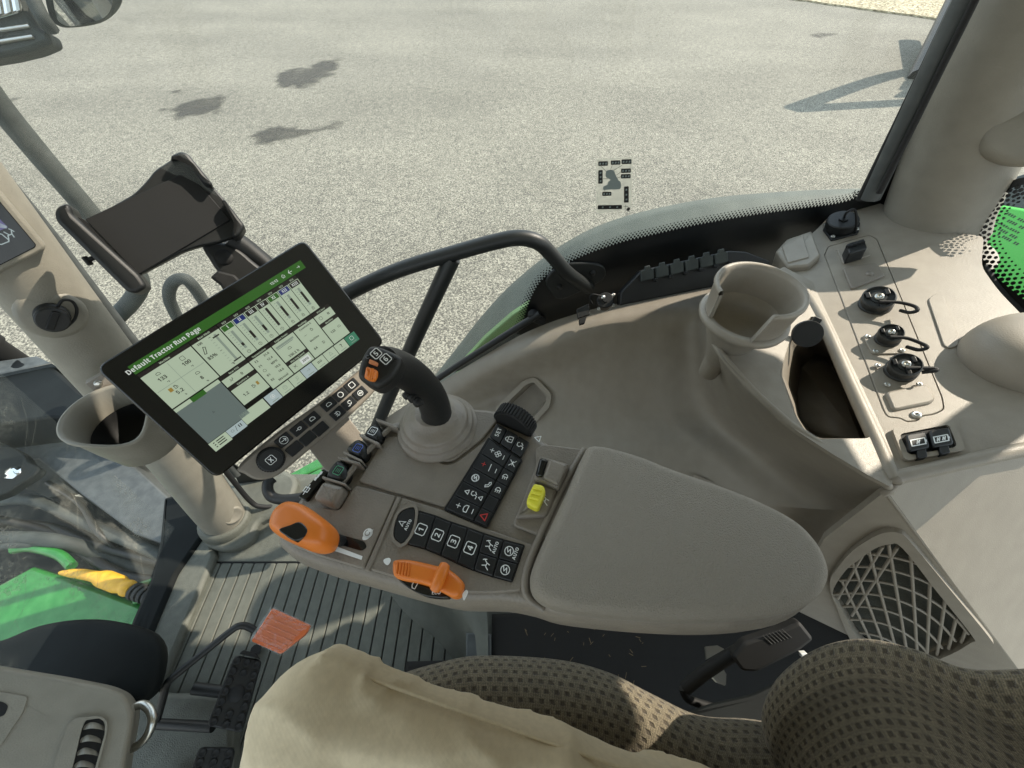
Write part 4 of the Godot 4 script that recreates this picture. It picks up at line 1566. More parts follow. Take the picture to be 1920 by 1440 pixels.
	tag(obj("raised_blank", st, M.taupe), "raised rectangular blank between the last twist cap and the charging ports", "cover")
	st = mb()
	screw(st, f, fpt(f, 1717, 779), 0.006, 0.0)
	tag(obj("plate_screw", st, M.steel), "single screw holding the insert plate near the charging ports", "screw")
	# pair of charging ports with flip covers
	o = thing("charging_ports", "pair of black charging ports with battery symbols on the deck lip", "power outlet", Vector3.ZERO)
	st = mb()
	holed(st, f, rounded(fp(f, [1668, 806, 1780, 786, 1806, 848, 1692, 868]), 0.008), [rounded(fp(f, [1682, 818, 1774, 800, 1790, 842, 1700, 858]), 0.006)], 0.0, 0.006)
	obj("bezel", st, M.taupe, o)
	st = mb()
	slab(st, f, rounded(fp(f, [1682, 818, 1774, 800, 1790, 842, 1700, 858]), 0.006), 0.0, 0.003)
	obj("well", st, M.rubber, o)
	for k in 2:
		st = mb()
		slab(st, f, rounded(fp(f, ([1698, 814, 1736, 808, 1745, 838, 1706, 846] if k == 0 else [1742, 806, 1780, 800, 1790, 832, 1750, 838]), 0.012), 0.004), 0.002, 0.012, 0.002)
		var cv := obj("flip_cover", st, M.key, o)
		st = mb()
		slab(st, f, rounded(fp(f, ([1718, 842, 1736, 838, 1740, 856, 1722, 859] if k == 0 else [1760, 836, 1778, 832, 1783, 848, 1765, 852]), 0.010), 0.002), 0.002, 0.010, 0.001)
		obj("tab", st, M.key, cv)
		var b := fp(f, ([1707, 826, 1733, 821, 1736, 832, 1710, 837] if k == 0 else [1750, 820, 1776, 815, 1779, 826, 1753, 831]), 0.012)
		st = mb()
		var fu := up(f, 0.0122)
		iline(st, fu, b, 0.0014, 0.0003, true)
		for j in (1 if k == 0 else 2):
			var m := b[0].lerp(b[1], 0.5 if k == 0 else 0.3 + 0.4 * j).lerp(b[3].lerp(b[2], 0.5 if k == 0 else 0.3 + 0.4 * j), 0.5)
			var ux := (b[1] - b[0]) * 0.12
			var uy := (b[3] - b[0]) * 0.28
			iline(st, fu, PackedVector2Array([m - ux + uy, m - ux * 0.2 - uy, m + ux * 0.2 + uy, m + ux - uy]), 0.0012)
		iline(st, fu, PackedVector2Array([b[1].lerp(b[2], 0.35) + (b[1] - b[0]) * 0.06, b[1].lerp(b[2], 0.65) + (b[1] - b[0]) * 0.06]), 0.0014)
		obj("battery_symbol", st, M.white, cv)
	# folding round lid beside the cup holder
	o = thing("outlet_lid", "round dark outlet lid hinged beside the cup holder", "lid", Vector3.ZERO)
	var lf := frame(q(1514, 626, 2.40), Vector3(0.9, -0.2, 0.4), Vector3(-0.35, 0.6, 0.75))
	st = mb()
	lathe_hard(st, lf, [[0.0215, -0.006], [0.0225, 0.0], [0.0215, 0.003], [0.0, 0.003]], 32)
	obj("lid", st, M.black, o)
	st = mb()
	slab(st, lf, rounded(rect(0.012, 0.010, Vector2(0.0, 0.024)), 0.002), -0.006, 0.001, 0.001)
	obj("hinge", st, M.black, o)
	# strip of clip lids on the window shelf
	o = thing("clip_strip", "long black strip of six clip lids on the shelf under the window", "clip strip", Vector3.ZERO)
	var kf := frame(q(1280, 530, -0.66), q(1380, 508, -0.68) - q(1180, 552, -0.64), Vector3(-0.05, 0.62, 0.78))
	st = mb()
	slab(st, kf, rounded(fp(kf, [1162, 573, 1164, 548, 1204, 506, 1368, 470, 1400, 472, 1446, 490, 1440, 505, 1398, 525]), 0.003, 2), -0.03, 0.0, 0.003)
	obj("body", st, M.black, o)
	for i in 6:
		var u := 1203.0 + i * 27.8
		var v := 528.0 - i * 6.3
		st = mb()
		slab(st, kf, rounded(fp(kf, [u, v, u + 24, v - 5.5, u + 23, v - 24, u + 17, v - 25, u + 16, v - 31, u + 7, v - 29, u + 6, v - 22, u - 1, v - 20], 0.008), 0.0012, 2), 0.0, 0.008, 0.0015, 1)
		var lid := obj("clip_lid", st, M.dusty, o)
		st = mb()
		lathe(st, Transform3D(kf.basis, qf(kf, u + 26, v - 3, 0.004)), [[0.004, 0], [0.004, 0.006], [0.002, 0.007], [0.0, 0.006]], 10)
		obj("pivot", st, M.rubber, lid)
	# small capped socket and square switch on the shelf
	o = thing("shelf_socket", "small black capped socket with bright screws left of the clip strip", "socket", Vector3.ZERO)
	var hf := frame(q(1135, 566, -0.66), Vector3(1, 0.2, -0.1), Vector3(-0.1, 0.85, 0.5))
	st = mb()
	lathe_hard(st, Transform3D(hf.basis, qf(hf, 1134, 565)), [[0.018, -0.01], [0.018, 0.008], [0.016, 0.010], [0.006, 0.010], [0.006, 0.014], [0.0, 0.014]], 24)
	obj("cap", st, M.black, o)
	st = mb()
	lathe(st, Transform3D(hf.basis, qf(hf, 1131, 557, 0.014)), [[0.005, 0], [0.004, 0.002], [0.0, 0.003]], 10)
	obj("rivet", st, M.steel, o)
	for p in [[1123, 579], [1150, 573], [1150, 553]]:
		st = mb()
		screw(st, hf, fpt(hf, p[0], p[1]), 0.004, 0.0)
		obj("screw", st, M.steel, o)
	st = mb()
	tube(st, path3([qf(hf, 1130, 556, 0.014), qf(hf, 1112, 552, 0.02), qf(hf, 1106, 560, 0.014), qf(hf, 1112, 572, 0.0)]), 0.0018, 8)
	obj("tether", st, M.rubber, o)
	o = thing("square_switch", "square black switch on the shelf left of the small capped socket", "switch", Vector3.ZERO)
	st = mb()
	slab(st, hf, rounded(fp(hf, [1081, 580, 1104, 570, 1106, 590, 1083, 598]), 0.002), -0.004, 0.003, 0.001)
	obj("plate", st, M.black, o)
	st = mb()
	slab(st, hf, rounded(fp(hf, [1085, 600, 1100, 594, 1096, 607, 1086, 610]), 0.002), -0.004, 0.006, 0.001)
	obj("latch", st, M.rubber, o)
	# window grab bar
	o = thing("grab_bar", "black tubular grab bar with a diagonal brace in front of the side window", "handrail", Vector3.ZERO)
	st = mb()
	tube(st, path3([q(480, 640, -0.60), q(600, 578, -0.62), q(690, 531, -0.635), q(760, 502, -0.64), q(850, 475, -0.65), q(930, 453, -0.66), q(975, 446, -0.665), q(1010, 455, -0.67), q(1034, 478, -0.68), q(1060, 508, -0.69), q(1086, 528, -0.705), q(1105, 540, -0.715)], 6), 0.0148, 16)
	obj("bar", st, M.tube, o)
	st = mb()
	tube(st, PackedVector3Array([q(848, 484, -0.65), q(795, 598, -0.62), q(740, 720, -0.59), q(700, 815, -0.56)]), 0.0165, 14)
	obj("brace", st, M.tube, o)
	st = mb()
	var g := pane()
	slab(st, g, smooth(fp(g, [1022, 525, 1050, 495, 1100, 490, 1130, 497, 1130, 520, 1085, 545, 1045, 558]), 4), 0.001, 0.008, 0.003)
	obj("mount_plate", st, M.tube, o)
	for p in [[1049, 538], [1111, 512], [1088, 521]]:
		st = mb()
		lathe(st, Transform3D(g.basis, qf(g, p[0], p[1], 0.008)), [[0.007, 0], [0.006, 0.004], [0.0, 0.005]], 12)
		obj("bolt", st, M.black, o)
	# gas strut along the lower window edge
	o = thing("gas_strut", "black gas strut running along the lower edge of the side window", "strut", Vector3.ZERO)
	st = mb()
	tube(st, PackedVector3Array([q(1012, 588, -0.68), q(985, 605, -0.675), q(860, 684, -0.65), q(800, 724, -0.64)]), [0.008, 0.0085, 0.0085, 0.0085], 12)
	obj("cylinder", st, M.black, o)
	st = mb()
	lathe(st, frame(q(1000, 590, -0.685), Vector3.RIGHT, Vector3(0, 0.6, 0.8)), [[0.013, -0.01], [0.013, 0.008], [0.0, 0.012]], 14)
	tube(st, PackedVector3Array([q(995, 592, -0.685), q(1018, 602, -0.69)]), 0.012, 10)
	obj("ball_joint", st, M.rubber, o)
	st = mb()
	var zf := frame(q(930, 645, -0.69), Vector3(1, 0.3, 0), Vector3(0, 0.3, 1))
	slab(st, zf, fp(zf, [992, 604, 1002, 612, 895, 678, 850, 700, 870, 682]), -0.004, 0.0)
	obj("guide_rail", st, M.plate, o)
	# black tubular handle seen between monitor and armrest
	st = mb()
	tube(st, path3([q(512, 896, 1.92), q(503, 905, 1.92), q(503, 922, 1.91), q(515, 934, 1.9), q(545, 936, 1.9), q(620, 924, 1.9)], 6), 0.013, 12)
	tag(obj("pull_handle", st, M.black), "black curved pull handle below the monitor dial", "handle")

func build_seat() -> void:
	var o := thing("driver_seat", "knitted tan and brown driver seat with bolstered cushion and backrest", "seat", Vector3.ZERO)
	var e := []
	for p in [[640, 1330], [730, 1280], [820, 1252], [900, 1239], [1050, 1247], [1150, 1272], [1230, 1312], [1330, 1358], [1430, 1366], [1520, 1380]]:
		e.append(q(p[0], p[1], 2.10))
	var rows := [[], [], [], [], [], [], []]
	for v in e:
		rows[0].append(v + Vector3(0, -0.15, 0.03))
		rows[1].append(v + Vector3(0, -0.09, 0.0))
		rows[2].append(v + Vector3(0, -0.03, -0.008))
		rows[3].append(v + Vector3(0, 0.006, 0.016))
		rows[4].append(v + Vector3(0, 0.012, 0.055))
		rows[5].append(v + Vector3(0, -0.02, 0.14))
		rows[6].append(v + Vector3(0, -0.02, 0.45))
	var st := mb()
	net(st, rows, 6, 5, Vector2(1 / 0.062, 1 / 0.047), true)
	obj("cushion", st, M.fabric, o)
	e = []
	for p in [[1452, 1420, 2.04], [1428, 1350, 2.12], [1446, 1292, 2.17], [1490, 1246, 2.22], [1550, 1214, 2.27], [1625, 1203, 2.32], [1720, 1224, 2.37], [1820, 1262, 2.41], [1960, 1262, 2.46]]:
		e.append(q(p[0], p[1], p[2]))
	rows = [[], [], [], [], [], []]
	for i in e.size():
		var v: Vector3 = e[i]
		rows[0].append(v + Vector3(0.10, -0.06, 0.03))
		rows[1].append(v + Vector3(0.03, -0.03, 0.0))
		rows[2].append(v)
		rows[3].append(v + Vector3(0.0, -0.004, 0.03))
		rows[4].append(v + Vector3(0.03, -0.02, 0.10))
		rows[5].append(v + Vector3(0.07, -0.02, 0.40))
	st = mb()
	net(st, rows, 6, 6, Vector2(1 / 0.052, 1 / 0.043), true)
	obj("backrest", st, M.fabric, o)
	st = mb()
	var bf := frame(Vector3(0.35, 2.02, 0.02), Vector3.RIGHT, Vector3(-0.1, 0.9, -0.3))
	slab(st, bf, rounded(fp(bf, [1262, 1345, 1330, 1318, 1410, 1300, 1530, 1240, 1560, 1240, 1480, 1330, 1440, 1360, 1330, 1362]), 0.01), -0.03, 0.0, 0.004)
	obj("side_shield", st, M.dash, o)
	st = mb()
	tube(st, path3([q(1285, 1290, 2.0), q(1320, 1262, 2.03), q(1360, 1235, 2.06), q(1395, 1215, 2.08)]), 0.011, 10)
	tube(st, path3([q(1280, 1290, 1.99), q(1290, 1310, 1.98), q(1330, 1325, 1.98), q(1350, 1330, 1.98)]), 0.007, 10)
	obj("tilt_lever", st, M.rubber, o)
	o = thing("belt_buckle", "black seat belt buckle with webbing wedged between seat and armrest", "seat belt", Vector3.ZERO)
	var kf := frame(q(1450, 1215, 2.12), Vector3(1, 0, -0.2), Vector3(-0.2, 0.8, 0.4))
	st = mb()
	slab(st, kf, rounded(fp(kf, [1372, 1232, 1395, 1205, 1470, 1180, 1500, 1165, 1528, 1200, 1500, 1222, 1420, 1262, 1392, 1260]), 0.006), -0.02, 0.0, 0.005)
	obj("buckle_body", st, M.rubber, o)
	st = mb()
	for i in 7:
		tube(st, PackedVector3Array([qf(kf, 1430 + i * 6, 1192 - i * 2, 0.001), qf(kf, 1448 + i * 6, 1208 - i * 2, 0.001)]), 0.0007, 4)
	obj("stitching", st, M.cap, o)
	st = mb()
	slab(st, kf, rounded(fp(kf, [1502, 1226, 1514, 1225, 1516, 1233, 1505, 1235]), 0.001), -0.01, 0.0, 0.001)
	obj("release_button", st, M.white, o)
	st = mb()
	var wf := frame(q(1345, 1262, 1.95), Vector3.RIGHT, Vector3(0.3, 0.9, -0.3))
	slab(st, wf, fp(wf, [1325, 1258, 1351, 1246, 1362, 1264, 1361, 1284, 1344, 1278]), -0.004, 0.0)
	slab(st, wf, fp(wf, [1323, 1212, 1345, 1210, 1358, 1217, 1325, 1236]), -0.004, 0.0)
	tag(obj("seat_bracket", st, M.steel), "bright metal seat bracket under the tilt lever", "bracket")

# ---------------------------------------------------------------- person
func capsule(p: Vector3, a: Vector3, b: Vector3, ra: float, rb: float) -> float:
	var ab := b - a
	var t := clampf((p - a).dot(ab) / ab.length_squared(), 0.0, 1.0)
	return p.distance_to(a + ab * t) - lerpf(ra, rb, t)

func smin(a: float, b: float, k: float) -> float:
	var h := maxf(k - absf(a - b), 0.0) / k
	return minf(a, b) - h * h * k * 0.25

func surface(st: SurfaceTool, lo: Vector3, hi: Vector3, cell: float, fn: Callable) -> void:   # surface nets
	var n := Vector3i(((hi - lo) / cell).ceil()) + Vector3i.ONE
	var f := PackedFloat32Array()
	f.resize(n.x * n.y * n.z)
	for z in n.z:
		for y in n.y:
			for x in n.x:
				f[(z * n.y + y) * n.x + x] = fn.call(lo + Vector3(x, y, z) * cell)
	var vid := {}
	var vs := PackedVector3Array()
	for z in n.z - 1:
		for y in n.y - 1:
			for x in n.x - 1:
				var base := (z * n.y + y) * n.x + x
				var m := 0
				for k in 8:
					if f[base + (k & 1) + ((k >> 1) & 1) * n.x + (k >> 2) * n.x * n.y] < 0.0:
						m += 1
				if m == 0 or m == 8:
					continue
				var s := Vector3.ZERO
				var c := 0
				for ed in [[0, 1], [2, 3], [4, 5], [6, 7], [0, 2], [1, 3], [4, 6], [5, 7], [0, 4], [1, 5], [2, 6], [3, 7]]:
					var ka: int = ed[0]
					var kb: int = ed[1]
					var fa := f[base + (ka & 1) + ((ka >> 1) & 1) * n.x + (ka >> 2) * n.x * n.y]
					var fb := f[base + (kb & 1) + ((kb >> 1) & 1) * n.x + (kb >> 2) * n.x * n.y]
					if (fa < 0.0) != (fb < 0.0):
						var t := fa / (fa - fb)
						s += Vector3(ka & 1, (ka >> 1) & 1, ka >> 2).lerp(Vector3(kb & 1, (kb >> 1) & 1, kb >> 2), t)
						c += 1
				vid[base] = vs.size()
				vs.append(lo + (Vector3(x, y, z) + s / c) * cell)
	st.set_smooth_group(0)
	var stride := [1, n.x, n.x * n.y]
	for z in range(1, n.z - 1):
		for y in range(1, n.y - 1):
			for x in range(1, n.x - 1):
				var i := (z * n.y + y) * n.x + x
				for ax in 3:
					var a := f[i] < 0.0
					var b := f[i + stride[ax]] < 0.0
					if a == b:
						continue
					var u: int = stride[(ax + 1) % 3]
					var v: int = stride[(ax + 2) % 3]
					if not (vid.has(i) and vid.has(i - u) and vid.has(i - u - v) and vid.has(i - v)):
						continue
					var p := [vs[vid[i]], vs[vid[i - u]], vs[vid[i - u - v]], vs[vid[i - v]]]
					if a:
						quad(st, p[2], p[3], p[0], p[1])
					else:
						quad(st, p[1], p[0], p[3], p[2])

func build_person() -> void:
	var o := thing("person", "person in khaki trousers, right knee bent forward beside the armrest", "person", Vector3.ZERO)
	var hip := Vector3(0.26, 2.20, 0.200)
	var knee := Vector3(-0.236, 2.205, 0.042)
	var ank := Vector3(-0.31, 1.80, 0.085)
	var nz := FastNoiseLite.new()
	nz.seed = 21
	nz.frequency = 1.0
	nz.fractal_octaves = 2
	var axis := (knee - hip).normalized()
	var side := axis.cross(Vector3.UP).normalized()
	var fn := func(p: Vector3) -> float:
		var d := capsule(p, hip, knee, 0.108, 0.073)
		d = smin(d, capsule(p, knee + Vector3(0.0, -0.005, 0), ank, 0.066, 0.052), 0.05)
		d = smin(d, p.distance_to(knee + Vector3(-0.012, 0.006, 0)) - 0.064, 0.03)
		if d > 0.03:
			return d
		var l := p - knee
		var t := l.dot(-axis)
		var s := l.dot(side)
		# soft drapes that fan out from the bent knee, finer creases across the hip
		var ang := atan2(s, maxf(t, 0.0) + 0.10)
		var drape := sin(ang * 17.0 + nz.get_noise_3d(t * 5.0, s * 4.0, 3.0) * 3.0) * 0.003 * clampf(t / 0.15, 0.0, 1.0)
		var rid := 1.0 - minf(1.0, absf(nz.get_noise_3d(t * 2.6 + s * 2.0, s * 11.0 - t * 1.5, p.y * 7.0)) * 2.6)
		drape += 0.0105 * rid * rid * (0.45 + 0.55 * smoothstep(0.05, 0.3, t)) - 0.003
		var bun := 1.0 - minf(1.0, absf(nz.get_noise_3d(t * 12.0, s * 4.0 + 9.0, p.y * 4.0)) * 3.0)
		drape += 0.006 * bun * bun * smoothstep(0.03, 0.07, absf(s)) * smoothstep(0.30, 0.05, absf(t - 0.03))
		var cr := absf(s + 0.012 - t * 0.16 + 0.012 * sin(t * 21.0))
		drape -= 0.005 * exp(-pow(cr / 0.009, 2.0)) * smoothstep(0.02, 0.08, t) * smoothstep(0.40, 0.25, t)
		return d - drape
	var st := mb()
	surface(st, Vector3(-0.50, 1.73, -0.09), Vector3(0.36, 2.34, 0.38), 0.0068, fn)
	obj("trousers", st, M.khaki, o)
	var sm := []
	for i in 15:
		var k := i / 14.0
		sm.append(hip.lerp(knee, k) + (side * 0.80 + Vector3.UP * 0.60) * (lerpf(0.108, 0.073, k) + 0.0035))
	st = mb()
	tube(st, path3(sm, 4), 0.0024, 6)
	obj("side_seam", st, M.khaki, o)
	st = mb()
	var toe := func(p: Vector3) -> float:
		var d := capsule(p, Vector3(-0.30, 1.72, 0.086), Vector3(-0.45, 1.70, 0.08), 0.045, 0.036)
		return maxf(smin(d, capsule(p, ank, Vector3(-0.30, 1.72, 0.086), 0.045, 0.045), 0.03), 1.662 - p.y)
	surface(st, Vector3(-0.53, 1.63, 0.0), Vector3(-0.21, 1.84, 0.17), 0.012, toe)
	obj("boot", st, M.black, o)
	# the rest of the seated figure, behind the lens: it shades the armrest and the lap
	st = mb()
	var left := func(p: Vector3) -> float:
		var d := capsule(p, Vector3(0.27, 2.20, 0.42), Vector3(-0.20, 2.20, 0.50), 0.098, 0.070)
		d = smin(d, capsule(p, Vector3(-0.20, 2.195, 0.50), Vector3(-0.27, 1.80, 0.48), 0.068, 0.052), 0.05)
		return smin(d, capsule(p, Vector3(0.30, 2.20, 0.26), Vector3(0.30, 2.20, 0.42), 0.12, 0.12), 0.05)
	surface(st, Vector3(-0.36, 1.73, 0.12), Vector3(0.46, 2.36, 0.62), 0.02, left)
	obj("trouser_leg", st, M.khaki, o)
	st = mb()
	var torso := func(p: Vector3) -> float:
		var d := capsule(p, Vector3(0.33, 2.26, 0.34), Vector3(0.40, 2.66, 0.34), 0.135, 0.15)
		d = smin(d, capsule(p, Vector3(0.41, 2.72, 0.20), Vector3(0.41, 2.72, 0.48), 0.075, 0.075), 0.08)
		d = smin(d, capsule(p, Vector3(0.41, 2.72, 0.20), Vector3(0.36, 2.46, 0.13), 0.055, 0.045), 0.05)
		d = smin(d, capsule(p, Vector3(0.41, 2.72, 0.48), Vector3(0.36, 2.46, 0.56), 0.055, 0.045), 0.05)
		d = smin(d, capsule(p, Vector3(0.36, 2.46, 0.13), Vector3(0.16, 2.66, 0.09), 0.045, 0.036), 0.04)
		return smin(d, capsule(p, Vector3(0.36, 2.46, 0.56), Vector3(0.16, 2.62, 0.30), 0.045, 0.036), 0.04)
	surface(st, Vector3(0.10, 2.10, 0.02), Vector3(0.60, 2.84, 0.66), 0.02, torso)
	obj("shirt", st, M.dash, o)
	st = mb()
	var head := func(p: Vector3) -> float:
		var d := capsule(p, Vector3(0.40, 2.78, 0.34), Vector3(0.37, 2.86, 0.34), 0.055, 0.055)
		d = smin(d, capsule(p, Vector3(0.37, 2.88, 0.34), Vector3(0.375, 2.94, 0.34), 0.066, 0.082), 0.03)
		return smin(d, capsule(p, Vector3(0.30, 2.90, 0.34), Vector3(0.29, 2.885, 0.34), 0.012, 0.014), 0.02)
	surface(st, Vector3(0.24, 2.72, 0.22), Vector3(0.50, 3.04, 0.46), 0.012, head)
	obj("head", st, mat(C(196, 150, 122), 0.6), o)

func arm() -> Transform3D:    # top plane of the armrest console; x to the tractor's right, y forward
	return frame(Vector3(0, 2.425, -0.2), Vector3(0.358, 0.0358, -0.934), Vector3(-0.1, 1, 0))

func centre(p: PackedVector2Array) -> Vector2:
	var c := Vector2.ZERO
	for v in p:
		c += v / p.size()
	return c

func glyph(st: SurfaceTool, fr: Transform3D, kind: String, c: Vector2, s: float, z := 0.0003, w := 0.16) -> void:
	var L := []
	match kind:
		"box": L = [[-1, -0.75, -1, 0.75, -0.75, 1, 0.75, 1, 1, 0.75, 1, -0.75, 0.75, -1, -0.75, -1, -1, -0.75]]
		"plus": L = [[-1, 0, 1, 0], [0, -1, 0, 1]]
		"minus": L = [[-1, 0, 1, 0]]
		"tri": L = [[-1, -0.8, 1, -0.8, 0, 1, -1, -0.8]]
		"lock": L = [[-0.8, -1, 0.8, -1, 0.8, 0.2, -0.8, 0.2, -0.8, -1], [-0.5, 0.2, -0.5, 0.7, 0, 1, 0.5, 0.7, 0.5, 0.2], [0, -0.6, 0, -0.2]]
		"zig": L = [[-0.9, -0.8, -0.2, -0.9, 0.1, -0.3, -0.3, 0.2, 0.0, 0.8, 0.8, 0.8, 0.9, 0.4], [0.3, -0.7, 0.9, -0.2]]
		"phone": L = [[-0.9, 0.6, -0.5, -0.3, 0.3, -0.8, 0.9, -0.6, 0.6, -0.1, 0.2, -0.2, -0.2, 0.2, -0.3, 0.7, -0.9, 0.6]]
		"lamp": L = [[-0.2, -0.9, 0.5, -0.6, 0.8, 0, 0.5, 0.6, -0.2, 0.9, -0.2, -0.9], [-0.9, 0.7, -0.4, 0.6], [-0.9, 0, -0.4, 0], [-0.9, -0.7, -0.4, -0.6]]
		"hitch": L = [[-1, -0.9, -0.5, -0.2, 0.3, -0.2, 0.9, 0.6], [-0.2, -0.2, -0.5, 0.7], [0.3, -0.2, 0.1, -0.9], [0.7, 0.9, 0.9, 0.6, 1.0, 0.1]]
		"cross": L = [[-1, -1, 1, 1], [-1, 1, 1, -1], [-0.7, 0, 0.7, 0]]
		"arrow": L = [[-0.9, 0, 0.9, 0], [0.3, 0.6, 0.9, 0, 0.3, -0.6]]
		"home": L = [[-0.9, 0, 0, 0.9, 0.9, 0], [-0.6, 0, -0.6, -0.8, -0.1, -0.8, -0.1, -0.2], [0.2, -0.8, 0.6, -0.8, 0.6, 0]]
		"wrench": L = [[-1, 0, -0.2, 0], [-0.2, 0.35, 0.6, 0.45, 1, 0, 0.6, -0.45, -0.2, -0.35, -0.2, 0.35]]
		"fuel": L = [[-0.6, -0.9, -0.6, 0.8, 0.3, 0.8, 0.3, -0.9, -0.6, -0.9], [-0.3, 0.5, 0.0, 0.5], [0.3, 0.3, 0.8, 0.1, 0.8, -0.7]]
		"engine": L = [[-0.9, -0.5, -0.9, 0.3, -0.4, 0.6, 0.4, 0.6, 0.9, 0.1, 0.9, -0.6, -0.9, -0.5]]
		"auto": L = [[-0.9, -0.6, 0.0, 1.0, 0.5, -0.9, -0.1, -0.3, -0.9, -0.6]]
		"pin": L = [[-1, 0, 1, 0], [-0.4, 0.5, 0.4, 0.5, 0.4, -0.5, -0.4, -0.5, -0.4, 0.5]]
	if kind in ["ring", "fan", "clock", "swirl", "eye"]:
		var n := 16
		if kind == "fan":
			for k in 4:
				var p := PackedVector2Array()
				for i in 11:
					p.append(c + s * (Vector2(cos(k * PI / 2), sin(k * PI / 2)) * 0.55 + Vector2(cos(TAU * i / 10), sin(TAU * i / 10)) * 0.42))
				iline(st, fr, p, w * s, z)
			return
		var p := PackedVector2Array()
		for i in n + 1:
			p.append(c + s * Vector2(cos(TAU * i / n), sin(TAU * i / n)))
		iline(st, fr, p, w * s, z)
		if kind == "clock":
			L = [[0, 0.6, 0, 0, 0.4, 0.0]]
		elif kind == "swirl":
			L = [[-0.5, -0.5, 0.5, -0.2, -0.3, 0.2, 0.6, 0.6]]
		elif kind == "eye":
			L = [[-0.6, 0, 0, 0.35, 0.6, 0, 0, -0.35, -0.6, 0]]
	for l in L:
		var p := PackedVector2Array()
		for i in l.size() / 2:
			p.append(c + s * Vector2(l[2 * i], l[2 * i + 1]))
		iline(st, fr, p, w * s, z)

func key(fr: Transform3D, a: Array, parent: Node, called := "key", h0 := 0.002, h1 := 0.006, gap := 0.0006, rad := 0.0012) -> PackedVector2Array:
	var p := inset(ccw(fp(fr, a, h1)), gap)
	var st := mb()
	slab(st, fr, rounded(p, rad, 2), h0, h1, 0.0009, 2)
	obj(called, st, M.key, parent)
	return p

func lerp4(a: Array, s: float, t: float) -> Array:   # [tl, tr, br, bl] pixel corners
	var u0 := lerpf(a[0], a[2], s)
	var v0 := lerpf(a[1], a[3], s)
	var u1 := lerpf(a[6], a[4], s)
	var v1 := lerpf(a[7], a[5], s)
	return [lerpf(u0, u1, t), lerpf(v0, v1, t)]

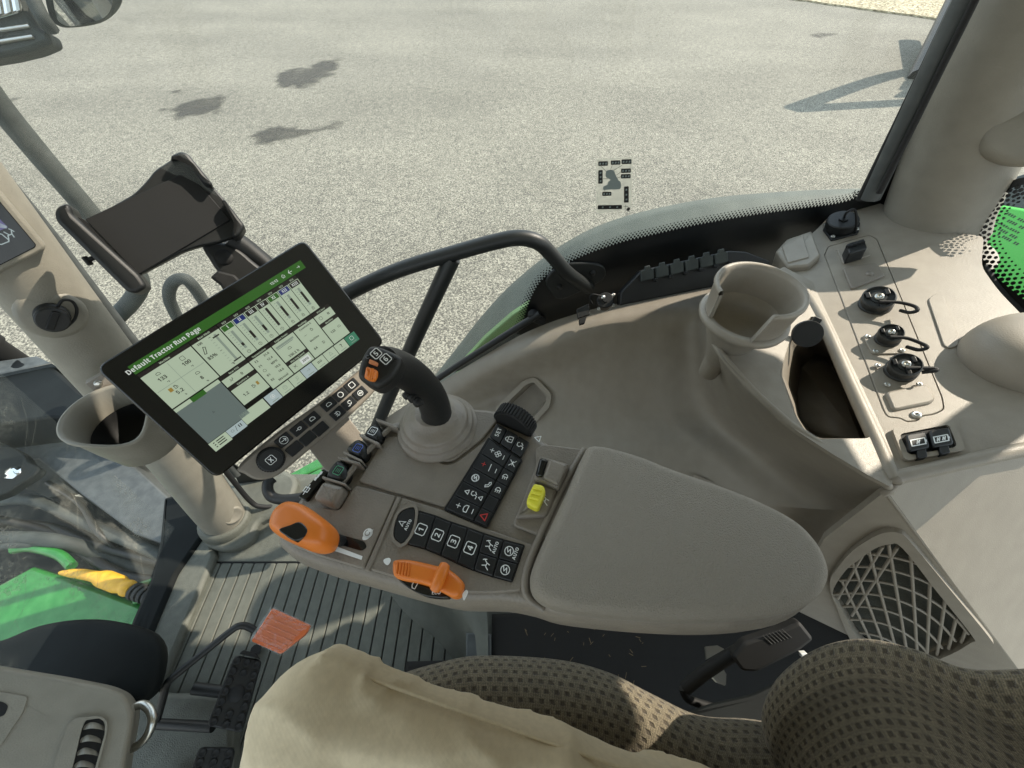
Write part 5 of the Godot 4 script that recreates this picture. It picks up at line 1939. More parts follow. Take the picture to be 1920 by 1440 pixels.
func build_armrest() -> void:
	var f := arm()
	var o := thing("armrest_console", "dark taupe armrest console with black keypads and padded elbow rest", "armrest", Vector3.ZERO)
	var out := ccw(smooth(fp(f, [516, 1005, 521, 1022, 545, 1040, 600, 1060, 680, 1082, 760, 1104, 850, 1124, 940, 1126, 1000, 1137, 1050, 1152, 1150, 1164, 1250, 1171, 1350, 1173, 1450, 1164, 1515, 1138, 1543, 1100, 1545, 1066, 1524, 1022, 1485, 982, 1410, 942, 1262, 886, 1187, 858, 1110, 840, 1030, 830, 990, 792, 930, 766, 860, 762, 780, 775, 735, 788, 695, 802, 640, 855, 585, 895, 560, 930, 532, 965]), 3))
	var rings := []
	for r in [[0.010, -0.0015], [0.004, -0.003], [0.0, -0.009], [-0.003, -0.03], [-0.002, -0.06], [0.010, -0.10], [0.028, -0.125], [0.05, -0.135]]:
		var ring := PackedVector3Array()
		for p in inset(out, r[0]):
			ring.append(at(f, p, r[1]))
		rings.append(ring)
	rings.reverse()
	var st := mb()
	loft(st, rings, true, true, false)
	cap(st, f, inset(out, 0.010), -0.0015)
	obj("body", st, M.console, o)
	# padded elbow rest
	st = mb()
	pillow(st, f, smooth(fp(f, [1112, 836, 1187, 852, 1262, 880, 1340, 907, 1413, 936, 1489, 976, 1532, 1018, 1553, 1062, 1550, 1098, 1522, 1130, 1460, 1152, 1350, 1162, 1250, 1162, 1120, 1152, 1045, 1140, 1006, 1122, 993, 1096, 1003, 1050, 1060, 925, 1090, 858], 0.018), 4), -0.02, 0.028, 0.016, 0.005)
	obj("elbow_pad", st, M.pad, o)
	# moulded rim round the front of the pad
	st = mb()
	tube(st, path3([qf(f, 1096, 842, 0.004), qf(f, 1060, 905, 0.004), qf(f, 1000, 1035, 0.004), qf(f, 984, 1092, 0.002), qf(f, 992, 1122, -0.002), qf(f, 1020, 1142, -0.008)], 6), 0.004, 8)
	obj("pad_rim", st, M.console, o)
	# cover panels with real gaps between them
	for p in [[[666, 908, 744, 929, 682, 1068, 600, 1044, 548, 1024, 526, 1008, 528, 985, 545, 960, 590, 948, 636, 955]], [[670, 903, 722, 818, 748, 815, 832, 870, 852, 868, 908, 826, 914, 828, 836, 952, 752, 928]], [[752, 931, 834, 956, 912, 990, 1003, 1021, 985, 1072, 978, 1108, 935, 1112, 850, 1112, 770, 1092, 690, 1068]], [[752, 812, 748, 800, 770, 782, 860, 766, 925, 772, 935, 786, 905, 822, 850, 864, 832, 866]]]:
		st = mb()
		slab(st, f, rounded(inset(ccw(fp(f, p[0], 0.003)), 0.0006), 0.004, 3), -0.004, 0.003, 0.0014)
		obj("cover_panel", st, M.console, o)
	st = mb()
	slab(st, f, rounded(fp(f, [744, 930, 752, 932, 692, 1070, 683, 1069], 0.005), 0.001), 0.0, 0.005, 0.001)
	obj("divider_rib", st, M.console, o)
	# oval key
	var ov := smooth(fp(f, [776, 946, 784, 962, 776, 1000, 756, 1025, 738, 1018, 733, 995, 746, 958], 0.006), 4)
	st = mb()
	holed(st, f, ov, [inset(ccw(ov), 0.003)], 0.002, 0.007)
	obj("oval_ring", st, M.console, o)
	st = mb()
	slab(st, f, inset(ccw(ov), 0.0034), 0.002, 0.0062, 0.001)
	obj("oval_key", st, M.key, o)
	var ink := mb()
	var kf := up(f, 0.0064)
	var c := centre(ov)
	glyph(ink, kf, "auto", c + Vector2(0.002, 0.004), 0.0042)
	itext(ink, kf, "AUTO", c + Vector2(0.002, -0.0035), 0.0034)
	# number keys and the four mode keys
	var T := [[785, 959], [816, 968], [846, 980], [877, 990], [907, 1001], [944, 1013], [983, 1023]]
	var B := [[764, 1020], [797, 1029], [826, 1041], [857, 1056], [888, 1069], [924, 1081], [960, 1091]]
	st = mb()
	slab(st, f, rounded(fp(f, [785, 957, 816, 966, 846, 978, 877, 988, 907, 999, 944, 1011, 985, 1022, 961, 1093, 924, 1083, 888, 1071, 857, 1058, 826, 1043, 797, 1031, 762, 1021], 0.003), 0.002, 2), 0.001, 0.0036)
	obj("key_bed", st, M.rubber, o)
	for i in 4:
		var p := key(f, [T[i][0], T[i][1], T[i + 1][0], T[i + 1][1], B[i + 1][0], B[i + 1][1], B[i][0], B[i][1]], o, "number_key")
		var m := centre(p) + Vector2(0, 0.0005)
		glyph(ink, kf, "box", m, 0.0056, 0.0003, 0.17)
		itext(ink, kf, str(i + 1), m, 0.0062)
	for i in 2:
		for j in 2:
			var a: Array = [T[4 + i][0], T[4 + i][1], T[5 + i][0], T[5 + i][1], B[5 + i][0], B[5 + i][1], B[4 + i][0], B[4 + i][1]]
			var t0 := 0.5 * j
			var l0 := lerp4(a, 0, t0)
			var l1 := lerp4(a, 1, t0)
			var l2 := lerp4(a, 1, t0 + 0.5)
			var l3 := lerp4(a, 0, t0 + 0.5)
			var p := key(f, l0 + l1 + l2 + l3, o, "mode_key")
			var m := centre(p)
			glyph(ink, kf, "hitch" if i == 0 else "swirl", m + Vector2(0, 0.002 if j == 0 else 0.0), 0.0045, 0.0003, 0.2)
			if j == 0:
				itext(ink, kf, "AUTO", m + Vector2(0.0, -0.0052), 0.0034)
	# climate and radio keypad
	var Q := [918, 823, 977, 863, 912, 986, 835, 954]
	st = mb()
	slab(st, f, rounded(fp(f, [916, 820, 980, 862, 913, 990, 832, 956], 0.003), 0.002, 2), 0.001, 0.0036)
	obj("key_bed", st, M.rubber, o)
	var red := mb()
	for j in 5:
		var t0 := j / 5.0
		var t1 := (j + 1) / 5.0
		var p := key(f, lerp4(Q, 0, t0) + lerp4(Q, 0.68, t0) + lerp4(Q, 0.68, t1) + lerp4(Q, 0, t1), o, "rocker_key")
		var m := centre(p)
		var e := (p[1] - p[0]) / 2 if absf(p[1].x - p[0].x) > absf(p[1].y - p[0].y) else (p[2] - p[1]) / 2
		if e.x < 0:
			e = -e
		# the row runs across the key: first symbol at the tractor's left end
		var w := 0.0032
		var left := fpt(f, lerp4(Q, 0.22, (t0 + t1) / 2)[0], lerp4(Q, 0.22, (t0 + t1) / 2)[1], 0.006)
		var mid := fpt(f, lerp4(Q, 0.40, (t0 + t1) / 2)[0], lerp4(Q, 0.40, (t0 + t1) / 2)[1], 0.006)
		var right := fpt(f, lerp4(Q, 0.57, (t0 + t1) / 2)[0], lerp4(Q, 0.57, (t0 + t1) / 2)[1], 0.006)
		if j in [0, 4]:
			glyph(ink, kf, "plus", left, 0.0026, 0.0003, 0.3)
			glyph(ink, kf, "fan" if j == 0 else "engine", mid, 0.0042, 0.0003, 0.22)
			glyph(ink, kf, "minus", right, 0.0026, 0.0003, 0.3)
		elif j == 1:
			glyph(red, kf, "plus", left, 0.0026, 0.0003, 0.3)
			glyph(ink, kf, "minus", mid, 0.0045, 0.0003, 0.2)
			glyph(ink, kf, "minus", right, 0.0026, 0.0003, 0.3)
		elif j == 2:
			glyph(ink, kf, "swirl", left, 0.0042, 0.0003, 0.3)
			glyph(ink, kf, "phone", right, 0.0042, 0.0003, 0.22)
		else:
			glyph(ink, kf, "tri", left, 0.0026, 0.0003, 0.35)
			glyph(ink, kf, "zig", mid, 0.0042, 0.0003, 0.22)
			glyph(ink, kf, "tri", right, 0.0024, 0.0003, 0.35)
		var r := key(f, lerp4(Q, 0.69, t0) + lerp4(Q, 1, t0) + lerp4(Q, 1, t1) + lerp4(Q, 0.69, t1), o, "small_key")
		if j == 4:
			glyph(red, kf, "tri", centre(r), 0.004, 0.0003, 0.28)
		elif j < 3:
			glyph(ink, kf, "cross" if j == 0 else "lamp", centre(r), 0.0036, 0.0003, 0.22)
	# set keys
	var S := [931, 792, 993, 828, 977, 858, 917, 818]
	for j in 3:
		var p := key(f, lerp4(S, j / 3.0, 0) + lerp4(S, (j + 1) / 3.0, 0) + lerp4(S, (j + 1) / 3.0, 1) + lerp4(S, j / 3.0, 1), o, "set_key")
		var m := centre(p)
		if j == 0:
			itext(ink, kf, "SET", m, 0.0055)
		else:
			glyph(ink, kf, "lock" if j == 1 else "zig", m, 0.0048, 0.0003, 0.2)
	obj("key_symbols", ink, M.white, o).set_meta("kind", "stuff")
	obj("red_symbols", red, M.ink_red, o).set_meta("kind", "stuff")
	# thumb wheel
	var wa := qf(f, 966, 790, 0.006)
	var wf := frame(wa, f.basis.z, (qf(f, 985, 765) - qf(f, 955, 812)).normalized())
	st = mb()
	lathe_hard(st, wf, [[0.0, -0.009], [0.024, -0.009], [0.026, -0.007], [0.026, 0.007], [0.024, 0.009], [0.0, 0.009]], 40)
	var wheel := obj("thumb_wheel", st, M.rubber, o)
	for i in 40:
		st = mb()
		var a := TAU * i / 40
		var rf := Transform3D(Basis(wf.basis.x * -sin(a) + wf.basis.y * cos(a), wf.basis.z, wf.basis.x * cos(a) + wf.basis.y * sin(a)), wf.origin + (wf.basis.x * cos(a) + wf.basis.y * sin(a)) * 0.0255)
		bx(st, rf, Vector3(0.0026, 0.016, 0.0022), 0.0006)
		obj("wheel_rib", st, M.rubber, wheel)
	# channel with rocker and yellow switch
	st = mb()
	slab(st, f, rounded(fp(f, [1002, 840, 1020, 832, 1098, 842, 1052, 955, 1036, 1002, 1022, 1008, 960, 985, 985, 925, 1006, 870], 0.004), 0.006), 0.0, 0.004, 0.002)
	obj("switch_channel", st, M.console, o)
	for b in [[[1012, 853, 1068, 869, 1048, 916, 1000, 897], 0.016, M.console, "switch_housing"], [[1012, 857, 1028, 860, 1017, 894, 1003, 890], 0.019, M.gloss, "rocker"], [[1031, 858, 1064, 871, 1047, 909, 1018, 895], 0.022, M.console, "rocker_cover"],
			[[1000, 902, 1045, 917, 1026, 967, 1010, 968, 965, 970, 985, 950], 0.010, M.console, "switch_housing"], [[1001, 905, 1019, 909, 1023, 920, 1010, 951, 1003, 952, 986, 943, 990, 928], 0.022, M.lime, "yellow_switch"]]:
		st = mb()
		slab(st, f, rounded(fp(f, b[0], b[1]), 0.003, 3), 0.002, b[1], 0.003)
		var y := obj(b[3], st, b[2], o)
		if b[3] == "yellow_switch":
			for i in 3:
				st = mb()
				var a := fp(f, [1000 - i * 4, 912 + i * 9, 1019 - i * 4, 917 + i * 9, 1017 - i * 4, 921 + i * 9, 998 - i * 4, 916 + i * 9], 0.022)
				slab(st, f, rounded(a, 0.001, 2), 0.0215, 0.0235, 0.0007, 1)
				obj("grip_rib", st, M.lime, y)
	ink = mb()
	glyph(ink, up(f, 0.0102), "hitch", fpt(f, 1021, 937, 0.0102), 0.0052, 0.0003, 0.2)
	glyph(ink, up(f, 0.0032), "tri", fpt(f, 1008, 822, 0.0032), 0.004, 0.0003, 0.25)
	# lever slot, scale wedge and snail
	st = mb()
	slab(st, f, rounded(fp(f, [622, 1004, 633, 1001, 683, 1015, 688, 1026, 678, 1033, 626, 1018], 0.0036), 0.004), 0.0, 0.0036)
	obj("lever_slot", st, M.gloss, o)
	var top := up(f, 0.0032)
	obj("channel_symbols", ink, M.white, o).set_meta("kind", "stuff")
	for p in [["range_wedge", fp(top, [606, 1026, 622, 1021, 680, 1043, 678, 1050])], ["hare_symbol", smooth(fp(top, [720, 1049, 730, 1046, 733, 1052, 727, 1060, 720, 1055]), 3)], ["tortoise_symbol", smooth(fp(top, [868, 1112, 874, 1106, 878, 1110, 874, 1120, 870, 1126, 867, 1118]), 3)]]:
		ink = mb()
		ipoly(ink, top, p[1])
		obj(p[0], ink, M.white, o)
	ink = mb()
	ipoly(ink, top, ngon(0.0055, 16, fpt(top, 690, 1000)))
	ipoly(ink, top, smooth(fp(top, [682, 1004, 698, 996, 700, 992, 697, 1003, 688, 1012, 680, 1012]), 3))
	obj("snail_symbol", ink, M.white, o)
	st = mb()
	var sn := PackedVector2Array()
	for i in 15:
		var a := 0.6 + i * 0.36
		sn.append(fpt(top, 690, 1000) + Vector2(cos(a), sin(a)) * (0.0036 - i * 0.00012))
	iline(st, top, sn, 0.0007, 0.0006)
	obj("snail_line", st, M.console, o)
	# paddles for the hydraulic valves at the far edge
	var pads := [[[682, 813, 699, 792, 713, 801, 716, 818, 704, 827], [699, 808], M.white, "black valve paddle with a white symbol"], [[648, 842, 669, 822, 684, 831, 687, 845, 675, 858], [671, 840], M.ink_blue, "black valve paddle with a blue symbol"], [[610, 892, 629, 863, 645, 867, 651, 886, 638, 902], [634, 882], M.ink_green, "black valve paddle with a green symbol"]]
	for p in pads:
		st = mb()
		slab(st, f, smooth(fp(f, p[0], 0.014), 4), -0.012, 0.016, 0.008, 4)
		var pd := obj("valve_paddle", st, M.black, o)
		pd.set_meta("label", p[3])
		st = mb()
		var m := fpt(f, p[1][0], p[1][1], 0.0165)
		glyph(st, up(f, 0.0163), "box", m, 0.0052, 0.0003, 0.16)
		for i in 3:
			glyph(st, up(f, 0.0163), "minus", m + Vector2(0, (i - 1) * 0.0022), 0.0022, 0.0003, 0.3)
		obj("paddle_symbol", st, p[2], pd)
	for l in [[704, 785, 745, 801], [673, 814, 711, 832], [643, 847, 678, 864], [633, 857, 675, 869], [603, 894, 648, 908]]:
		st = mb()
		slab(st, f, rounded(fp(f, [l[0], l[1] - 2.5, l[2], l[3] - 2.5, l[2], l[3] + 2.5, l[0], l[1] + 2.5], 0.016), 0.002), -0.004, 0.016, 0.0015)
		obj("paddle_fin", st, M.console, o)
	for l in [[707, 826, 734, 800], [677, 859, 703, 832], [643, 904, 668, 871]]:
		st = mb()
		tube(st, PackedVector3Array([qf(f, l[0], l[1], 0.008), qf(f, l[2], l[3], 0.008)]), 0.0035, 8)
		obj("paddle_bar", st, M.console, o)
	st = mb()
	slab(st, f, rounded(fp(f, [584, 934, 604, 900, 645, 911, 623, 950], 0.016), 0.006), -0.004, 0.016, 0.006, 4)
	obj("blank_paddle", st, M.console, o)
	st = mb()
	slab(st, f, rounded(fp(f, [558, 932, 606, 878, 616, 884, 590, 915, 572, 938], 0.006), 0.003), -0.006, 0.006, 0.001)
	obj("label_strip", st, M.gloss, o)
	st = mb()
	var lf := up(f, 0.0062)
	for i in 3:
		irect(st, lf, fpt(lf, 592 + i * 5, 898 - i * 5.5) - Vector2(0.0022, 0.0014), fpt(lf, 592 + i * 5, 898 - i * 5.5) + Vector2(0.0022, 0.0014))
	glyph(st, lf, "pin", fpt(lf, 575, 918), 0.0065, 0.0003, 0.16)
	obj("strip_symbols", st, M.white, o).set_meta("kind", "stuff")
	# speed wheel
	o = thing("speed_wheel", "orange thumb-operated speed wheel with a raised tab in the armrest", "control wheel", Vector3.ZERO)
	st = mb()
	slab(st, f, smooth(fp(f, [735, 1062, 740, 1049, 770, 1049, 815, 1059, 840, 1066, 864, 1086, 868, 1100, 860, 1115, 845, 1118, 820, 1106, 790, 1094, 742, 1083], 0.012), 4), -0.004, 0.013, 0.005, 4)
	obj("rim", st, M.orange, o)
	st = mb()
	tube(st, PackedVector3Array([qf(f, 834, 1061, 0.016), qf(f, 829, 1072, 0.019), qf(f, 822, 1090, 0.019), qf(f, 816, 1104, 0.014)]), [0.0055, 0.006, 0.006, 0.0055], 12)
	obj("tab", st, M.orange, o)
	for i in 5:
		st = mb()
		tube(st, PackedVector3Array([qf(f, 746 + i * 5.5, 1053 + i * 0.8, 0.0132), qf(f, 743 + i * 5.5, 1076 + i * 1.4, 0.0132)]), 0.0011, 6)
		obj("grip_line", st, M.orange, o)
	st = mb()
	slab(st, f, smooth(fp(f, [746, 1084, 790, 1096, 842, 1119, 800, 1118, 765, 1102], 0.006), 4), -0.004, 0.006, 0.001)
	obj("scale_face", st, M.gloss, o)
	st = mb()
	glyph(st, up(f, 0.0062), "engine", fpt(f, 778, 1096, 0.0062), 0.004, 0.0003, 0.2)
	itext(st, up(f, 0.0062), "ECO", fpt(f, 818, 1111, 0.0062), 0.0035, 0.0003, -1.2)
	obj("scale_print", st, M.white, o).set_meta("kind", "stuff")
	# orange lever
	o = thing("drive_lever", "orange rounded drive lever with a dark window at the front of the armrest", "lever", Vector3.ZERO)
	var hf := up(f, 0.035)
	var lp := fp(hf, [514, 992, 523, 963, 546, 946, 574, 950, 604, 970, 624, 988, 626, 1006, 616, 1028, 589, 1034, 556, 1022, 528, 1008])
	st = mb()
	dome(st, hf, smooth(lp, 4), 0.0, 0.022, 1.3, 0.38, 10)
	obj("knob", st, M.orange, o)
	st = mb()
	slab(st, hf, smooth(fp(up(hf, 0.021), [524, 993, 545, 985, 561, 979, 572, 985, 577, 996, 568, 1009, 552, 1014, 535, 1004]), 3), 0.010, 0.0225, 0.001)
	obj("dark_window", st, M.gloss, o)
	st = mb()
	tube(st, path3([qf(hf, 612, 1005, -0.015), qf(f, 632, 1012, 0.01), qf(f, 648, 1016, -0.004)]), 0.006, 10)
	obj("stem", st, M.rubber, o)

func build_joystick() -> void:
	var f := arm()
	var o := thing("joystick", "black curved joystick with orange roller rising from a ribbed boot", "joystick", Vector3.ZERO)
	var c := qf(f, 822, 802)
	var tilt := Vector3(-0.05, 1, -0.03).normalized()
	var bf := frame(c, Vector3.RIGHT, tilt)
	var st := mb()
	lathe(st, bf, [[0.0515, -0.004], [0.0525, 0.004], [0.0510, 0.007], [0.0462, 0.0078], [0.0475, 0.0115], [0.0462, 0.0145], [0.0415, 0.0153], [0.0420, 0.0195], [0.0395, 0.0235], [0.032, 0.027], [0.0255, 0.031], [0.0232, 0.036], [0.0215, 0.037], [0.0, 0.037]], 48)
	obj("boot", st, M.console, o)
	var pts := [q(818, 783, 2.440), q(817, 768, 2.462), q(806, 740, 2.500), q(786, 716, 2.535), q(762, 698, 2.562), q(736, 688, 2.582), q(716, 687, 2.594)]
	st = mb()
	var pp := path3(pts, 6)
	var rr := PackedFloat32Array()
	for i in pp.size():
		var t := float(i) / (pp.size() - 1)
		rr.append(lerpf(0.0195, 0.0170, clampf(t / 0.45, 0, 1)) + 0.001 * smoothstep(0.6, 1.0, t))
	tube(st, pp, rr, 20)
	obj("grip", st, M.black, o)
	var hf := frame(q(708, 688, 2.61), Vector3(0.62, 0.1, -0.78), Vector3(0.12, 0.86, 0.42))
	st = mb()
	slab(st, hf, smooth(fp(hf, [694, 647, 718, 651, 751, 668, 749, 688, 731, 714, 708, 727, 689, 721, 671, 707, 671, 689, 680, 663]), 4), -0.026, 0.0, 0.006, 4)
	obj("head", st, M.black, o)
	var top := up(hf, 0.0003)
	var ink := mb()
	for b in [[706, 664, "5"], [724, 674, "6"]]:
		var m := fpt(hf, b[0], b[1])
		st = mb()
		slab(st, hf, rounded(rect(0.0092, 0.0092, m), 0.002), -0.001, 0.0014, 0.0006)
		obj("thumb_button", st, M.key, o)
		glyph(ink, up(hf, 0.0015), "box", m, 0.0036, 0.0002, 0.2)
		itext(ink, up(hf, 0.0015), b[2], m, 0.0042, 0.0002)
	obj("button_print", ink, M.white, o).set_meta("kind", "stuff")
	st = mb()
	slab(st, hf, rounded(fp(hf, [694, 674, 710, 681, 708, 688, 692, 682]), 0.001), -0.001, 0.0022, 0.0008)
	obj("orange_bar", st, mat(C(214, 140, 96), 0.5), o)
	st = mb()
	slab(st, hf, rounded(fp(hf, [686, 686, 697, 690, 708, 694, 707, 704, 702, 715, 691, 713, 682, 708], 0.004), 0.002), -0.002, 0.0055, 0.003)
	var ro := obj("orange_roller", st, M.orange, o)
	st = mb()
	tube(st, PackedVector3Array([qf(hf, 698, 691, 0.0055), qf(hf, 694, 713, 0.0055)]), 0.0014, 6)
	obj("roller_ridge", st, M.orange, ro)
	st = mb()
	lathe(st, Transform3D(hf.basis, qf(hf, 690, 670)), [[0.002, 0], [0.0018, 0.001], [0.0, 0.0014]], 10)
	obj("indicator", st, M.gloss, o)
	st = mb()
	for p in [[762, 742], [772, 748], [782, 756]]:
		lathe(st, frame(q(p[0], p[1], 2.535), Vector3.RIGHT, Vector3(-0.5, 0.3, 0.8)), [[0.005, -0.004], [0.004, 0.002], [0.0, 0.003]], 10)
	obj("trigger_buttons", st, M.rubber, o)

func build_monitor() -> void:
	var o := thing("touchscreen_monitor", "large black touchscreen monitor showing the tractor run page beside the joystick", "monitor", Vector3.ZERO)
	var n := Vector3(0.529, 0.687, 0.4985)
	var f := frame(Vector3(-0.562, 2.457, -0.335), Vector3(0.6215, 0.0864, -0.7786), n)
	var st := mb()
	slab(st, f, rounded(fp(f, [176, 690, 570, 448, 722, 641, 405, 899]), 0.014, 6), -0.028, 0.0, 0.003)
	obj("housing", st, M.bezel, o)
	var scr := mb()
	slab(scr, f, rounded(fp(f, [232, 689, 565, 484, 683, 641, 404, 852]), 0.002), -0.001, 0.0002)
	var so := obj("screen", scr, M.bezel, o)
	# lit picture: cells of the run page, flat print of light
	var q4 := fp(f, [239, 688, 563, 488, 678, 641, 405, 847])
	var S := func(s: float, t: float) -> Vector2: return q4[0].lerp(q4[1], s).lerp(q4[3].lerp(q4[2], s), t)
	var L := {}
	for k in ["s_light", "s_mid", "s_grey", "s_green", "s_dark", "s_white", "s_blue", "s_amber", "s_teal", "s_ice"]:
		L[k] = mb()
	var R := func(k: String, s0: float, t0: float, s1: float, t1: float, z: float) -> void:
		var p4 := PackedVector2Array([S.call(s0, t0), S.call(s1, t0), S.call(s1, t1), S.call(s0, t1)])
		if (s1 - s0) * (t1 - t0) > 0.0012:
			var one := mb()
			ipoly(one, f, p4, z)
			obj({"s_light": "page_cell", "s_grey": "map_view", "s_green": "title_bar", "s_dark": "cell_header", "s_blue": "valve_tag", "s_ice": "shortcut_tile", "s_teal": "shortcut_tile", "s_mid": "gauge_track", "s_white": "value_field", "s_amber": "icon_tile"}[k], one, M[k], so)
		else:
			ipoly(L[k], f, p4, z)
	var ux: Vector2 = (q4[1] - q4[0])
	var ang := ux.angle()
	var W := ux.length()
	var TX := func(k: String, txt: String, s: float, t: float, h: float) -> void:
		itext(L[k], f, txt, S.call(s, t), h * W, 0.0010, ang)
	var G := func(k: String, kind: String, s: float, t: float, h: float) -> void:
		glyph(L[k], f, kind, S.call(s, t), h * W, 0.0010, 0.2)
	R.call("s_green", 0.0, 0.0, 1.0, 0.085, 0.0004)
	TX.call("s_white", "Default Tractor Run Page", 0.165, 0.042, 0.0225)
	TX.call("s_white", "12:12", 0.80, 0.045, 0.014)
	G.call("s_white", "home", 0.862, 0.043, 0.011)
	G.call("s_white", "arrow", 0.964, 0.043, 0.010)
	iline(L.s_white, f, PackedVector2Array([S.call(0.92, 0.043), S.call(0.90, 0.043)]), 0.0009, 0.0010)
	iline(L.s_white, f, PackedVector2Array([S.call(0.908, 0.022), S.call(0.898, 0.043), S.call(0.908, 0.064)]), 0.0009, 0.0010)
	var cell := func(s0: float, t0: float, s1: float, t1: float, title: String) -> void:
		R.call("s_light", s0, t0, s1, t1, 0.0004)
		if title != "":
			R.call("s_dark", s0, t0, s1, t0 + 0.035, 0.0006)
			TX.call("s_light", title, (s0 + s1) / 2, t0 + 0.017, 0.0095)
	cell.call(0.003, 0.094, 0.262, 0.478, "Machine")
	R.call("s_mid", 0.131, 0.14, 0.133, 0.47, 0.0006)
	R.call("s_mid", 0.01, 0.30, 0.255, 0.304, 0.0006)
	for p in [["133", 0.07, 0.225, "engine", 0.175], ["100", 0.196, 0.225, "box", 0.175], ["5.2", 0.085, 0.39, "fuel", 0.34], ["8", 0.20, 0.40, "engine", 0.345]]:
		TX.call("s_dark", p[0], p[1], p[2], 0.0185)
		G.call("s_dark", p[3], p[1], p[4], 0.010)
		TX.call("s_dark", "°F" if p[2] < 0.3 else ("h" if p[0] == "5.2" else "%"), p[1] + 0.01, p[2] + 0.05, 0.009)
	R.call("s_amber", 0.05, 0.325, 0.068, 0.36, 0.0006)
	cell.call(0.268, 0.094, 0.418, 0.478, "Rear Hitch")
	TX.call("s_dark", "100", 0.30, 0.155, 0.012)
	TX.call("s_dark", "85%", 0.305, 0.30, 0.018)
	TX.call("s_dark", "0", 0.36, 0.452, 0.011)
	iline(L.s_dark, f, PackedVector2Array([S.call(0.285, 0.25), S.call(0.30, 0.19), S.call(0.31, 0.20), S.call(0.295, 0.255), S.call(0.285, 0.25)]), 0.0009, 0.0010)
	for i in 11:
		R.call("s_dark" if i % 5 == 0 else "s_mid", 0.35, 0.15 + i * 0.029, 0.362, 0.154 + i * 0.029, 0.0007)
	R.call("s_mid", 0.378, 0.15, 0.390, 0.445, 0.0006)
	R.call("s_dark", 0.366, 0.165, 0.402, 0.178, 0.0008)
	R.call("s_dark", 0.366, 0.432, 0.41, 0.444, 0.0008)
	var rom := ["I", "II", "III", "IV", "XI", "XII", "XIII"]
	for i in 7:
		var s0 := 0.424 + i * 0.0715
		var s1 := s0 + 0.068
		cell.call(s0, 0.094, s1, 0.472, "SCV")
		R.call(["s_green", "s_blue", "s_dark", "s_dark", "s_green", "s_blue", "s_dark"][i], s0 + 0.004, 0.134, s1 - 0.004, 0.182, 0.0007)
		TX.call("s_white", rom[i], (s0 + s1) / 2, 0.158, 0.016)
		R.call("s_mid", s0 + 0.028, 0.205, s0 + 0.042, 0.40, 0.0006)
		var lv: float = [0.34, 0.29, 0.31, 0.20, 0.26, 0.25, 0.25][i]
		R.call("s_dark", s0 + 0.028, lv, s0 + 0.042, (0.37 if i != 3 else 0.395), 0.0008)
		for j in 8:
			R.call("s_grey", s0 + 0.014, 0.208 + j * 0.026, s0 + 0.022, 0.212 + j * 0.026, 0.0007)
		G.call("s_dark", "clock" if i < 4 else "lock", s0 + 0.034, 0.438, 0.0085)
	# map, counters, transmission
	R.call("s_grey", 0.003, 0.49, 0.248, 0.90, 0.0004)
	R.call("s_light", 0.003, 0.49, 0.248, 0.525, 0.0006)
	R.call("s_green", 0.09, 0.49, 0.165, 0.535, 0.0008)
	G.call("s_dark", "tri", 0.125, 0.70, 0.005)
	cell.call(0.254, 0.486, 0.415, 0.598, "Rear PTO")
	TX.call("s_dark", "0", 0.355, 0.565, 0.015)
	G.call("s_dark", "hitch", 0.295, 0.56, 0.010)
	cell.call(0.254, 0.606, 0.415, 0.815, "Counters A")
	TX.call("s_dark", "1.2", 0.30, 0.74, 0.016)
	G.call("s_dark", "fuel", 0.355, 0.72, 0.010)
	R.call("s_amber", 0.375, 0.70, 0.388, 0.735, 0.0006)
	cell.call(0.421, 0.486, 0.558, 0.850, "Transmission")
	for p in [["F2", 0.45, 0.555], ["F1", 0.45, 0.61], ["R1", 0.452, 0.72], ["R2", 0.452, 0.775], ["31.0", 0.515, 0.55], ["12.4", 0.515, 0.60], ["MPH", 0.52, 0.65], ["10.6", 0.52, 0.70], ["18.6", 0.52, 0.75], ["Manual", 0.505, 0.815]]:
		TX.call("s_dark", p[0], p[1], p[2], 0.0125)
	G.call("s_dark", "ring", 0.452, 0.665, 0.008)
	cell.call(0.564, 0.486, 0.705, 0.720, "Engine Power")
	R.call("s_mid", 0.575, 0.55, 0.69, 0.57, 0.0006)
	R.call("s_grey", 0.575, 0.575, 0.68, 0.58, 0.0006)
	G.call("s_dark", "engine", 0.635, 0.625, 0.010)
	TX.call("s_dark", "330.2 h", 0.635, 0.69, 0.0145)
	cell.call(0.564, 0.726, 0.705, 0.850, "Max Eng Speed")
	R.call("s_white", 0.632, 0.775, 0.692, 0.835, 0.0006)
	TX.call("s_dark", "2010", 0.662, 0.805, 0.0135)
	G.call("s_dark", "cross", 0.592, 0.80, 0.009)
	cell.call(0.711, 0.486, 0.848, 0.850, "Readings")
	TX.call("s_dark", "Counters A", 0.78, 0.545, 0.011)
	TX.call("s_dark", "---", 0.75, 0.615, 0.013)
	G.call("s_dark", "fuel", 0.80, 0.60, 0.009)
	TX.call("s_dark", "Machine", 0.78, 0.69, 0.011)
	TX.call("s_dark", "64", 0.75, 0.775, 0.014)
	G.call("s_dark", "lamp", 0.81, 0.77, 0.009)
	cell.call(0.854, 0.486, 0.975, 0.61, "PTO Rear")
	TX.call("s_dark", "N", 0.94, 0.565, 0.014)
	G.call("s_dark", "box", 0.885, 0.565, 0.009)
	cell.call(0.854, 0.616, 0.975, 0.850, "Machine")
	TX.call("s_dark", "133", 0.895, 0.74, 0.014)
	G.call("s_dark", "engine", 0.945, 0.73, 0.009)
	# shortcut bar
	R.call("s_light", 0.0, 0.905, 0.098, 1.0, 0.0004)
